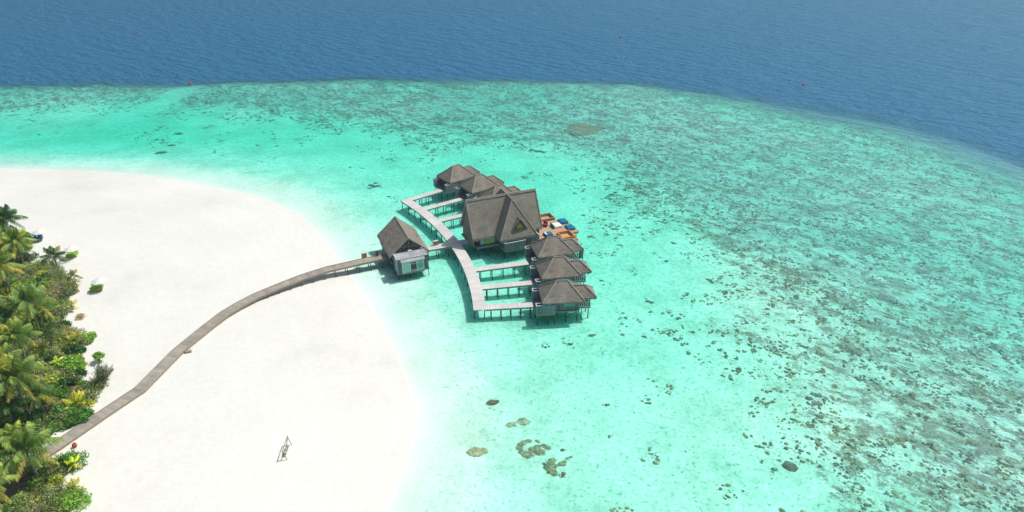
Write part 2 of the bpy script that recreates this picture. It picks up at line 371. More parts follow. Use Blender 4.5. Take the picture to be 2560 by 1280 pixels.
def axis(lo, hi, c0, c1, step, grow=1.16):
    a = list(np.arange(c0, c1 + step/2, step)); s = step; x = a[-1]
    while x < hi: s *= grow; x += s; a.append(x)
    s = step; x = a[0]; left = []
    while x > lo: s *= grow; x -= s; left.append(x)
    return np.array(left[::-1] + a)
xs = axis(-3500, 3500, -210, 190, 1.35); ys = axis(-300, 5200, 50, 330, 1.35)
X, Y = np.meshgrid(xs, ys); nx, ny = len(xs), len(ys)
Z = height(X, Y)
dS = -sdist(X, Y, SHORE); dE = sdist(X, Y, EDGE); dI = sdist(X, Y, INNER)
def reef_density(x, y, e=None, i=None):
    e = sdist(x, y, EDGE) if e is None else e; i = sdist(x, y, INNER) if i is None else i
    big = fbm(x/26+40, y/26+11, 3)
    d = 1.0*sstep(-14, 14, i + 26*(big-.5)) * (1 - sstep(0, 12, e))
    d = d + .30*sstep(-75, 0, i)
    ch = np.abs(sdist(x, y, CHAN)); return d*(sstep(3.4, 5.2, ch))
reef = reef_density(X, Y, dE, dI) * (dS < -14)
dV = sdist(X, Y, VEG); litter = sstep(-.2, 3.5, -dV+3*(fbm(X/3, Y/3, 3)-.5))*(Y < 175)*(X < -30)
idx = np.arange(nx*ny).reshape(ny, nx)
quads = np.stack([idx[:-1,:-1], idx[:-1,1:], idx[1:,1:], idx[1:,:-1]], -1).reshape(-1, 4)
bed = np_mesh("sand", np.stack([X.ravel(), Y.ravel(), Z.ravel()], 1), quads, M_sand,
              {"reef": reef.ravel(), "litter": litter.ravel(), "shore": dS.ravel(), "wet": sstep(.15, -.35, Z).ravel() if False else (1-sstep(-.35, .02, Z)).ravel()}, True)
tag(bed, kind="structure")
D = np.maximum(-Z, 0)
body = .035*sstep(.2, 1.4, D) + .95*(1-np.exp(-np.maximum(D-1.5, 0)/1.0))
eb = dE + 9*(fbm(X/13, Y/13, 4)-.5)+5*(fbm(X/3.5, Y/3.5, 3)-.5); wide = 1 + 2.0*sstep(40, 130, X)
body = np.maximum(body, .93*sstep(-9, 3, eb/wide))
body = np.minimum(body, .96)
ripple = .22*sstep(.0, .6, D) + .78*sstep(1.2, 4.0, D)
ripple = np.maximum(np.maximum(ripple, .45*sstep(-25, 35, dI)), sstep(-12, 2, dE))
V = np.stack([X.ravel(), Y.ravel(), np.zeros(nx*ny)], 1)
# closed body of water: surface grid, skirt and floor
rim = np.concatenate([idx[0,:], idx[1:,-1], idx[-1,:-1][::-1], idx[1:-1,0][::-1]])
low = V[rim].copy(); low[:,2] = -60; base = len(V); V2 = np.concatenate([V, low]); n = len(rim)
sk = np.stack([rim, base+np.arange(n), base+(np.arange(n)+1)%n, np.roll(rim, -1)], 1)[:, ::-1]
cor = [base, base+nx-1, base+nx-1+ny-1, base+2*(nx-1)+ny-1]
Fa = np.concatenate([quads, sk[:, ::-1], np.array([cor[::-1]])])
zz = np.zeros(n)
wat = np_mesh("water", V2, Fa, M_water, {"body": np.concatenate([body.ravel(), zz+.9]), "ripple": np.concatenate([ripple.ravel(), zz])}, True)
tag(wat, kind="structure")

# ------------------------------------------------------------------ sea haze
def make_haze():
    m = bpy.data.materials.new("sea_haze"); m.use_nodes = True; t = m.node_tree; t.nodes.clear()
    o = t.nodes.new("ShaderNodeOutputMaterial"); v = t.nodes.new("ShaderNodeVolumePrincipled")
    v.inputs["Color"].default_value = (.66, .92, 1, 1); v.inputs["Density"].default_value = .00072; v.inputs["Anisotropy"].default_value = .62
    t.links.new(v.outputs[0], o.inputs["Volume"])
    x0, x1, y0, y1, z0, z1 = xs[0]-40, xs[-1]+40, ys[0]-40, ys[-1]+40, -61.5, CAM_H+14
    P = [(x0,y0,z0),(x1,y0,z0),(x1,y1,z0),(x0,y1,z0),(x0,y0,z1),(x1,y0,z1),(x1,y1,z1),(x0,y1,z1)]
    me = bpy.data.meshes.new("haze"); me.from_pydata(P, [], [(0,3,2,1),(4,5,6,7),(0,1,5,4),(1,2,6,5),(2,3,7,6),(3,0,4,7)]); me.materials.append(m)
    h = bpy.data.objects.new("haze", me); COL.objects.link(h); tag(h, kind="stuff")
make_haze()

# ------------------------------------------------------------------ corals
rng = np.random.RandomState(11); random.seed(5)
def ico(sub=2):
    import bmesh
    bm = bmesh.new(); bmesh.ops.create_icosphere(bm, subdivisions=sub, radius=1)
    v = np.array([x.co[:] for x in bm.verts]); f = np.array([[x.index for x in p.verts] for p in bm.faces]); bm.free(); return v, f
IV, IF = ico(2); LV, LF = ico(1)
def blobs(name, P, rad, flat, cols, tv, tf, mat):
    """many lumpy coral heads in one mesh: P (n,3) centres, rad (n)"""
    n = len(P); k = len(tv); ang = rng.rand(n)*6.28; ca, sa = np.cos(ang), np.sin(ang)
    st = .65+.7*rng.rand(n, 1)
    v = tv[None] * (1 + .38*(rng.rand(n, k, 1)-.5)) * rad[:, None, None]
    vx = v[...,0]*ca[:,None]*st - v[...,1]*sa[:,None]; vy = v[...,0]*sa[:,None]*st + v[...,1]*ca[:,None]
    v = np.stack([vx, vy, v[...,2]*flat[:,None]], -1) + P[:, None, :]
    f = (tf[None] + (np.arange(n)*k)[:, None, None]).reshape(-1, 3)
    c = np.repeat(cols[:, None, :], k, 1)*(.75+.5*rng.rand(n, k, 1)); c = np.concatenate([c, np.ones((n, k, 1))], -1)
    return np_mesh(name, v.reshape(-1, 3), f, mat, cols=c.reshape(-1, 4), smooth=True)
def coral_mat():
    m, t, b, o = newmat("coral"); L = t.links; at = N(t, "ShaderNodeAttribute", attribute_name="tint")
    g = N(t, "ShaderNodeNewGeometry"); n = N(t, "ShaderNodeTexNoise"); n.inputs["Scale"].default_value = 3.0; n.inputs["Detail"].default_value = 6; n.inputs["Roughness"].default_value = .7; L.new(g.outputs["Position"], n.inputs["Vector"])
    s = ramp(t, n.outputs["Fac"], [(.35, (.5,.5,.5)), (.68, (1.7,1.65,1.5))])
    m2 = N(t, "ShaderNodeMixRGB", blend_type='MULTIPLY'); m2.inputs[0].default_value = 1; L.new(at.outputs["Color"], m2.inputs[1]); L.new(s, m2.inputs[2]); L.new(m2.outputs[0], b.inputs["Base Color"])
    b.inputs["Roughness"].default_value = .95; b.inputs["Specular IOR Level"].default_value = .1; return m
M_coral = coral_mat()
PAL = 2.1*np.array([(.10,.095,.065),(.14,.12,.075),(.085,.095,.07),(.17,.14,.085),(.11,.10,.09),(.20,.165,.10)])
NC = 72000
cx = rng.uniform(-230, 190, NC); cy = rng.uniform(50, 330, NC)
dens = reef_density(cx, cy); dd = -sdist(cx, cy, SHORE); ee = sdist(cx, cy, EDGE)
cl = fbm(cx/6.0+2, cy/6.0+7, 3); near = np.hypot(cx-CX, cy-CY); aa = np.degrees(np.arctan2(cy-CY, cx-CX))-math.degrees(UA)
clear_ = (near > 82) & (near < 112) & (np.abs(aa) < 20)
ok = (dd < -20) & (ee < 6) & (cl > .66-.30*dens) & (rng.rand(NC) < .05+.42*dens) & ~clear_
cx, cy, dens = cx[ok], cy[ok], dens[ok]; m = len(cx)
cnt = rng.randint(4, 22, m); own = np.repeat(np.arange(m), cnt); sg = rng.uniform(.15, .85, m)[own]; an = (rng.uniform(0, 3.14, m))[own]
ga, gb = rng.normal(size=len(own))*sg*1.3, rng.normal(size=len(own))*sg*.6
px_, py_ = cx[own]+ga*np.cos(an)-gb*np.sin(an), cy[own]+ga*np.sin(an)+gb*np.cos(an)
n = len(px_); print("corals", n); cr = .10+.27*rng.rand(n)**2.5; cz = height(px_, py_)
cc_ = PAL[rng.randint(0, 6, m)[own]]*(.7+.5*rng.rand(n, 1))
blobs("coral_reef", np.stack([px_, py_, cz-.04], 1), cr, .3+.3*rng.rand(n), cc_, LV, LF, M_coral)
tag(bpy.data.objects["coral_reef"], kind="stuff")

# coral heads that stand alone and can be told apart
def coral_cluster(px, py, items, label, name="coral_head", cat="coral", col=(.2,.17,.115), seed=1, hgt=.45, group=None):
    rs = np.random.RandomState(seed); c = G(px, py, -.6); Vs, Fs, Cs = [], [], []; off = 0
    col = (col[0]*1.25, col[1]*1.38, col[2]*1.45)
    for (qx, qy, rx) in items:
        rx = rx*1.16                                 # offsets in photo pixels, radius in metres
        p = G(px+qx, py+qy, -.6)-c; k = len(IV)
        u = IV/np.linalg.norm(IV, axis=1, keepdims=True)
        bump = 1+.22*(rs.rand(k)-.5)+.12*np.sin(u[:,0]*5+rs.rand()*6)*np.cos(u[:,1]*4)
        v = IV*bump[:,None]*np.array([rx, rx*.8, min(rx*.5, hgt)*.8]); v[:,2] = np.minimum(v[:,2], hgt*.55+.05*rs.rand(k))
        v[:,0] += p.x; v[:,1] += p.y; Vs.append(v); Fs.append(IF+off); off += k
        cc = np.ones((k, 4)); cc[:,:3] = np.array(col)*(.6+.75*rs.rand(k, 1)); Cs.append(cc)
    o = np_mesh(name, np.concatenate(Vs), np.concatenate(Fs), M_coral, cols=np.concatenate(Cs), smooth=True)
    o.location = (c.x, c.y, float(height(np.array([c.x]), np.array([c.y]))[0])-.12)
    return tag(o, label, cat, group)
g2 = "coral heads standing apart on the sandy lagoon floor"
coral_cluster(1230, 1010, [(0,0,.8),(-8,4,.5),(9,-3,.55),(-6,14,.35)], "small dark brown coral head above the paired round ones near the beach", col=(.15,.12,.075), seed=2, group=g2)
coral_cluster(1278, 1063, [(0,0,.8),(-4,3,.6)], "smaller oval coral of the touching pair, pale tan and pitted", col=(.30,.26,.18), seed=3, hgt=.3, group=g2)
coral_cluster(1306, 1056, [(0,0,1.05),(6,2,.7)], "larger round flat coral of the touching pair, pale rim", col=(.34,.29,.21), seed=4, hgt=.3, group=g2)
coral_cluster(1192, 1134, [(0,0,1.15),(-12,2,.95),(14,-3,.8)], "long flat tan coral slab lying closest to the beach", col=(.30,.26,.17), seed=5, hgt=.35, group=g2)
coral_cluster(1316, 1122, [(-18,0,.6),(-15,-8,.6),(-6,-14,.6),(6,-18,.5),(-10,10,.6),(0,18,.75),(10,14,.7),(14,2,.6),(24,2,.6),(34,10,.8),(28,-4,.5)], "large ring shaped coral mass with a sandy middle", col=(.26,.22,.145), seed=6, hgt=.4, group=g2)
coral_cluster(1342, 1104, [(0,0,.4),(5,4,.3)], "tiny coral knob just above the ring shaped coral", col=(.22,.18,.12), seed=7, hgt=.3, group=g2)
coral_cluster(1365, 1117, [(-6,-2,.5),(4,4,.55)], "small wedge shaped coral beside the ring shaped coral", col=(.22,.18,.12), seed=8, hgt=.3, group=g2)
coral_cluster(1378, 1168, [(0,12,.75),(-6,2,.7),(4,-2,.6),(2,-16,.6),(-4,-10,.55),(8,18,.55)], "lumpy upright coral mass below and beside the ring shaped coral", col=(.23,.19,.12), seed=9, hgt=.45, group=g2)
coral_cluster(1404, 1155, [(0,6,.6),(6,0,.45),(14,-8,.4),(22,-12,.35)], "short branching coral ridge trailing off the lumpy coral mass", col=(.27,.22,.14), seed=10, hgt=.35, group=g2)
coral_cluster(1406, 1126, [(0,0,.42)], "single dark round coral knob above the branching coral ridge", col=(.13,.10,.07), seed=11, hgt=.35, group=g2)
coral_cluster(1456, 323, [(0,0,4.2),(-22,4,3.0),(24,-1,3.0),(0,-8,3.2),(-8,9,3.2),(12,7,3.2),(36,-4,1.8)], "huge rounded coral mound rising out of the pale sand beyond the villas", col=(.22,.18,.10), seed=12, hgt=.7, group=g2)
coral_cluster(1976, 1166, [(0,0,1.0),(3,5,.8)], "big dark purple brown boulder coral on the edge of the dense reef", col=(.14,.12,.10), seed=13, hgt=.5, group=g2)
coral_cluster(2044, 991, [(0,0,.65),(-10,-4,.5)], "dark ring topped coral, top one of a cluster of small boulders", col=(.13,.12,.115), seed=14, hgt=.45, group=g2)
coral_cluster(2022, 998, [(0,0,.6)], "dark flat coral boulder to the side of the ring topped one", col=(.11,.10,.08), seed=15, hgt=.4, group=g2)
coral_cluster(2040, 1011, [(-4,0,.5),(8,2,.55)], "purple and tan coral pair under the ring topped coral", col=(.15,.12,.11), seed=16, hgt=.35, group=g2)
coral_cluster(1478, 838, [(0,0,.55),(8,-2,.4)], "brown coral lump right below the nearest villa's far corner", col=(.17,.13,.08), seed=17, hgt=.35, group=g2)
coral_cluster(402, 381, [(0,0,1.6),(-8,2,1.0)], "dark oval coral closest to the far beach shoreline", col=(.09,.10,.075), seed=18, hgt=.3, group=g2)
coral_cluster(430, 361, [(0,0,1.2),(-6,1,.9)], "slim dark coral just beyond the dark oval one off the far beach", col=(.09,.10,.075), seed=19, hgt=.3, group=g2)
coral_cluster(445, 330, [(0,0,1.3),(4,1,.9)], "lone dark coral in the green water between far beach and reef", col=(.10,.095,.07), seed=20, hgt=.3, group=g2)
coral_cluster(935, 466, [(0,0,1.0),(-8,-4,.8),(10,-2,.7),(-12,5,.7),(20,2,.4),(4,-9,.6)], "dark scattered coral patch alone in the shallows off the beach bend", col=(.10,.10,.07), seed=21, hgt=.3, group=g2)
coral_cluster(1378, 338, [(0,0,1.2),(5,1,.8)], "small ochre coral lump beside the huge rounded mound", col=(.28,.19,.08), seed=22, hgt=.4, group=g2)
coral_cluster(1846, 922, [(0,0,.55),(-4,5,.4),(5,4,.35)], "small brown coral trio alone between the villas and dense reef", col=(.14,.11,.075), seed=23, hgt=.3, group=g2)
coral_cluster(1625, 752, [(-6,0,.5),(4,3,.55),(-10,-6,.35)], "dark coral clump out in the open lagoon past the nearest villa", col=(.10,.09,.06), seed=24, hgt=.3, group=g2)
coral_cluster(1665, 652, [(0,0,.5),(3,-2,.4)], "little round coral knob nearest the middle villa's ocean side", col=(.14,.12,.08), seed=25, hgt=.3, group=g2)
coral_cluster(1345, 377, [(-14,-3,1.0),(0,0,1.2),(14,2,.9)], "slim dark coral bar lying between the villas and huge mound", col=(.09,.10,.07), seed=26, hgt=.3, group=g2)
coral_cluster(1530, 485, [(0,0,.8),(-10,4,.6),(8,-6,.6),(-16,8,.5)], "loose dark coral group on the ocean side of the main house", col=(.11,.11,.08), seed=27, hgt=.3, group=g2)
print("part1 done")

# ------------------------------------------------------------------ walkways on piles
def frame(deg, u, v=0.0):
    """local frame: x outwards along the spoke at deg, y across it, z = 0 at deck level"""
    a = UA+R(deg); e = Vector((math.cos(a), math.sin(a), 0)); t = Vector((-math.sin(a), math.cos(a), 0))
    return Vector((CX, CY, DZ))+e*u+t*v, a
def bed_z(o, x, y):
    p = Matrix.Translation(o.location) @ Matrix.Rotation(o.rotation_euler.z, 4, 'Z') @ Vector((x, y, 0))
    return float(height(np.array([p.x]), np.array([p.y]))[0])-DZ-.3
def pile(o, x, y, top=-.25, r=.085, lean=0.0):
    b = MB(); zb = bed_z(o, x, y); b.tube([(x, y, zb), (x+lean, y, top)], [r*1.1, r], 8); return b.build("post", M_post, o)
def brace(o, a, c, w=.07):
    b = MB(); b.beam(a, c, w); return b.build("brace", M_post, o)

def strip(L, Rr, zt, th, ulen):
    """solid deck between two 3-D polylines with UVs that run along it"""
    b = MB(); n = len(L)
    for i in range(n-1):
        u0, u1 = ulen[i], ulen[i+1]; q = lambda p, dz: (p[0], p[1], p[2]+dz)
        b.poly([q(Rr[i],0), q(Rr[i+1],0), q(L[i+1],0), q(L[i],0)], [(u0,0),(u1,0),(u1,2),(u0,2)])
        b.poly([q(L[i],-th), q(L[i+1],-th), q(Rr[i+1],-th), q(Rr[i],-th)], [(u0,0),(u1,0),(u1,2),(u0,2)])
        b.poly([q(L[i],0), q(L[i+1],0), q(L[i+1],-th), q(L[i],-th)], [(u0,0),(u1,0),(u1,.2),(u0,.2)])
        b.poly([q(Rr[i],-th), q(Rr[i+1],-th), q(Rr[i+1],0), q(Rr[i],0)], [(u0,0),(u1,0),(u1,.2),(u0,.2)])
    for i, s in ((0, 1), (n-1, -1)):
        P = [(L[i][0],L[i][1],L[i][2]), (L[i][0],L[i][1],L[i][2]-th), (Rr[i][0],Rr[i][1],Rr[i][2]-th), (Rr[i][0],Rr[i][1],Rr[i][2])]
        b.poly(P if s == 1 else P[::-1], [(ulen[i],0)]*4)
    return b

RI, RO = 86.95, 89.2
arc = thing("curved_walkway", PW((RI+RO)/2, 0), 0, "long pale timber walkway curving between the six villa jetties on piles", "walkway")
def aloc(r, deg, z=0.0): return PW(r, deg, DZ+z)-arc.location
ds = np.linspace(-17.15, 17.1, 60)
strip([aloc(RI, d) for d in ds], [aloc(RO, d) for d in ds][::1], 0, .10, [R(d)*88 for d in ds]).build("deck", M_deck, arc)
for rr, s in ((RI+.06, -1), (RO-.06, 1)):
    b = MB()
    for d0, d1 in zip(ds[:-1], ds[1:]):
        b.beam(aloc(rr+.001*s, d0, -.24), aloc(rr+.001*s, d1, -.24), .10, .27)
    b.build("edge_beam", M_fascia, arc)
zero = thing
for d in np.arange(-16.6, 17, 1.86):
    if abs(d) < .7: continue
    for rr in (RI+.22, RO-.25):
        p = aloc(rr, d); pile(arc, p.x, p.y, -.3)
    brace(arc, aloc(RI+.22, d, -.45), aloc(RO-.25, d, -.45), .12)
for d in (-16.6, -9.16, 3.86, 9.44, 15.02):
    brace(arc, aloc(RI+.22, d, -.5), aloc(RI+.22, d+1.1, -1.5), .06)

SPURS = [(-16.62, 97.95, "timber jetty leading to the nearest villa, flush with the walkway's near end"),
         (-12.15, 99.05, "timber jetty leading to the middle villa of the near row"),
         (-7.72, 99.95, "timber jetty leading to the villa beside the main house's near side"),
         (7.6, 99.6, "timber jetty half hidden behind the main house roof, short one on the far arm"),
         (12.3, 99.4, "timber jetty leading to the middle villa of the far row"),
         (16.6, 98.3, "timber jetty leading to the farthest villa from the walkway's far end")]
for deg, rend, lab in SPURS:
    loc, a = frame(deg, RO+.01); o = thing("villa_jetty", loc, a, lab, "jetty", "jetties branching off the curved walkway to the villas")
    Ln = rend-RO-.02; w = .78
    strip([(0,w,-.004),(Ln,w,-.004)], [(0,-w,-.004),(Ln,-w,-.004)], 0, .09, [0, Ln]).build("deck", M_deck, o)
    for s in (-1, 1):
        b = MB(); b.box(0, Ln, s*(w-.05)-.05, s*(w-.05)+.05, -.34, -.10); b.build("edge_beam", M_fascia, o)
    k = 4; 
    for j in range(k+1):
        x = .9+j*(Ln-1.6)/k
        for s in (-1, 1): pile(o, x, s*.58, -.3, .08)
        if j % 2: brace(o, (x, -.58, -.5), (x, .58, -1.6), .06)

loc, a = frame(0, 79.0); link = thing("link_jetty", loc, a, "short plank jetty joining the arrival pavilion to the curved walkway", "jetty")
strip([(1.2,.95,-.004),(RI-79-.01,.95,-.004)], [(1.2,-.95,-.004),(RI-79-.01,-.95,-.004)], 0, .09, [0, 7]).build("deck", M_deck, link)
for s in (-1, 1):
    b = MB(); b.box(1.2, RI-79-.01, s*.9-.05, s*.9+.05, -.36, -.10); b.build("edge_beam", M_fascia, link)
for x in (3.1, 5.2, 7.4):
    for s in (-1, 1): pile(link, x, s*.72)
loc, a = frame(0, RO+.01); l2 = thing("house_jetty", loc, a, "shaded short jetty from the curved walkway into the main house", "jetty")
strip([(0,.95,-.004),(2.9,.95,-.004)], [(0,-.95,-.004),(2.9,-.95,-.004)], 0, .09, [0, 2.9]).build("deck", M_deck, l2)
for s in (-1, 1):
    b = MB(); b.box(0, 2.9, s*.9-.05, s*.9+.05, -.36, -.10); b.build("edge_beam", M_fascia, l2)
for x in (1.0,):
    for s in (-1, 1): pile(l2, x, s*.72)

# long jetty over the beach
UP = [(972.5,636),(895,650.5),(818,668),(751,688.5),(690.6,712.6),(632,736),(591,760),(560,778),(495,820),(425,880),(336,971),(227,1040),(145,1102),(108,1124)]
LO = [(971,646),(904,658),(818,677.5),(760,697),(690.6,724),(646,744),(600,766),(560,791),(538,816),(461,877),(365,974),(272,1040),(145,1122),(108,1148)]
MIDX = [((a_[0]+b_[0])/2, (a_[1]+b_[1])/2) for a_, b_ in zip(UP, LO)]
zj = [DZ, DZ, DZ, DZ-.03, 1.72, 1.62, 1.58, 1.55, 1.52, 1.5, 1.5, 1.5, 1.5, 1.5]
ctr = [G(x, y, z) for (x, y), z in zip(MIDX, zj)]
ctr[0] = frame(0, 79.0+1.19)[0]; ctr[0].z = DZ
ctr.insert(1, frame(0, 73.3)[0])
jet = thing("beach_jetty", ctr[5], 0, "long brown plank jetty with pale kerbs winding across the white beach", "jetty")
c2 = [p-ctr[5] for p in ctr]
Lp, Rp, ul = [], [], [0.0]
for i, p in enumerate(c2):
    d = (c2[min(i+1, len(c2)-1)]-c2[max(i-1, 0)]); d.z = 0; d.normalize(); nrm = Vector((-d.y, d.x, 0))
    Lp.append(p+nrm*.96); Rp.append(p-nrm*.96)
    if i: ul.append(ul[-1]+(p-c2[i-1]).length)
strip(Rp, Lp, 0, .09, ul).build("deck", M_jetty, jet)
for P, s in ((Lp, 1), (Rp, -1)):
    b = MB(); f = MB()
    for i in range(1, len(P)-1):
        a0 = P[i]; a1 = P[i+1]
        b.beam(a0+Vector((0,0,.055)), a1+Vector((0,0,.055)), .11, .10)
        dn = c2[i]-P[i]; dn.normalize(); dn2 = c2[i+1]-P[i+1]; dn2.normalize()
        f.beam(a0+dn*.06+Vector((0,0,-.23)), a1+dn2*.06+Vector((0,0,-.23)), .1, .27)
    b.build("kerb", M_kerb, jet); f.build("edge_beam", M_fascia_b, jet)
acc = 0; nxt = 1.0
for i in range(1, 6):
    seg = c2[i+1]-c2[i]; Ls = seg.length; d = seg.normalized(); nrm = Vector((-d.y, d.x, 0))
    while nxt < acc+Ls:
        p = c2[i]+d*(nxt-acc)
        for s in (-1, 1):
            q = p+nrm*s*.9; w = q+ctr[5]; zb = float(height(np.array([w.x]), np.array([w.y]))[0])-.3-ctr[5].z
            if zb < q.z-.5:
                b = MB(); b.tube([(q.x+.03*s, q.y, zb), (q.x, q.y, q.z-.3)], [.09, .08], 8); b.build("post", M_post, jet)
        nxt += 2.35
    acc += Ls

def slat_box(label, u, v, mat_top, w=1.05, h=.95):
    loc, a = frame(0, u, v); o = thing("slatted_cabinet", loc, a, label, "cabinet", "slatted cabinets on the jetty edges")
    b = MB(); b.box(-w/2, w/2, -.16, .16, .04, h)
    for k in range(8):
        x = -w/2+.02+k*(w-.1)/7.5; b.box(x, x+.08, -.19, -.16, .06, h-.03)
    b.build("body", M_tan, o)
    b = MB(); b.box(-w/2-.04, w/2+.04, -.22, .2, h, h+.06); b.build("top", mat_top, o)
slat_box("slatted brown cabinet with a tan top on the beach jetty's seaward edge", 69.3, .98, M_tan)
slat_box("slatted cabinet with a white top on the short link jetty", 84.2, .78, M_white)

# ------------------------------------------------------------------ roofs
def fringe(b, a, c, out, z, n=None, drop=.26):
    """ragged straw ends hanging from an eave"""
    a, c = Vector(a), Vector(c); L = (c-a).length; n = n or int(L/.11); o = Vector(out).normalized()
    for k in range(n):
        t0, t1 = k/n, (k+1.25)/n; l = drop*(.55+.9*random.random()); off = o*(.02+.07*random.random())
        p0, p1 = a.lerp(c, t0), a.lerp(c, min(t1, 1)); p0.z = p1.z = z
        q0 = p0+off+Vector((0,0,-l)); q1 = p1+off+Vector((0,0,-l*(.7+.5*random.random()))); b.poly([p0-o*.03, p1-o*.03, q1, q0])
def hip_roof(parent, x0, x1, y0, y1, ze, rx0, rx1, ry, zr, th=.20, name="roof", caps=True, fr=(1,1,1,1), ends=(1,1)):
    b = MB(); A, B_, C_, D_ = (x0,y0,ze),(x1,y0,ze),(x1,y1,ze),(x0,y1,ze); P, Q = (rx0,ry,zr),(rx1,ry,zr)
    def grid(p, q, r2, s2, n=8):
        """face p q (eave) r2 s2 (ridge) cut into courses, each set in a little below the one above"""
        p, q, r2, s2 = map(Vector, (p, q, r2, s2)); nor = (q-p).cross(s2-p).normalized()
        m = 10
        for i in range(n):
            t0, t1 = i/n, (i+1)/n
            for j in range(m):
                u0, u1 = j/m, (j+1)/m
                f = lambda u, t, o: p.lerp(q, u).lerp(s2.lerp(r2, u), t)+nor*o
                w = lambda u, t: (math.sin(u*23+t*9+p.x*3)+math.sin(u*11-t*17+p.y*2))*.012*(0 if t in (0.0, 1.0) or u in (0.0, 1.0) else 1)
                e0 = .012 if t0 > 0 else .0
                b.poly([f(u0,t0,e0+w(u0,t0)), f(u1,t0,e0+w(u1,t0)), f(u1,t1,w(u1,t1)), f(u0,t1,w(u0,t1))])
                if t0 > 0: b.poly([f(u0,t0,w(u0,t0)), f(u1,t0,w(u1,t0)), f(u1,t0,e0+w(u1,t0)), f(u0,t0,e0+w(u0,t0))])
    grid(A, B_, Q, P); grid(C_, D_, P, Q)
    if ends[0]: grid(D_, A, P, P)
    if ends[1]: grid(B_, C_, Q, Q)
    lo = [(x, y, z-th) for x, y, z in (A, B_, C_, D_)]; top = [A, B_, C_, D_]
    for i in range(4): j = (i+1) % 4; b.poly([lo[i], lo[j], top[j], top[i]])
    b.poly(lo[::-1])
    E_ = [((0,-1,0),A,B_),((1,0,0),B_,C_),((0,1,0),C_,D_),((-1,0,0),D_,A)]
    for k, (o_, p, q) in enumerate(E_):
        if fr[k]: fringe(b, p, q, o_, ze-.02)
    roof = b.build(name, M_thatch, parent)
    if caps:
        for p, q in ((A,P),(B_,Q),(C_,Q),(D_,P),(P,Q)):
            c = MB(); p, q = Vector(p), Vector(q); up = Vector((0,0,.05)); m = 7
            pts = [p.lerp(q, t/m)+up+Vector((0,0,.02*math.sin(t*2.3))) for t in range(m+1)]
            c.tube(pts, [.12+.02*math.sin(i*1.7) for i in range(m+1)], 6); c.build("ridge_cap", M_ridge, roof)
    return roof
def wall(parent, x0, x1, y0, y1, z0, z1, name="wall", mat=None):
    b = MB(); b.box(x0, x1, y0, y1, z0, z1); return b.build(name, mat or M_wall, parent)
def window(parent, x0, x1, y, z0, z1, face=-1, pane=None, bars=1, fw=.07, frame=None):
    """window in a wall whose outside faces face*Y; frame proud of it"""
    f = MB(); t = .06; yo = y+face*t
    ya, yb = sorted((y, yo)); f.box(x0, x1, ya, yb, z0, z0+fw); f.box(x0, x1, ya, yb, z1-fw, z1)
    f.box(x0, x0+fw, ya, yb, z0+fw, z1-fw); f.box(x1-fw, x1, ya, yb, z0+fw, z1-fw)
    for k in range(1, bars+1):
        x = x0+(x1-x0)*k/(bars+1); f.box(x-fw/2, x+fw/2, ya, yb, z0+fw, z1-fw)
    w = f.build("window", frame or M_white, parent)
    p = MB(); yp = sorted((y+face*.004, y+face*.03)); p.box(x0+fw, x1-fw, yp[0], yp[1], z0+fw, z1-fw); p.build("pane", pane or M_glass, w)
    return w

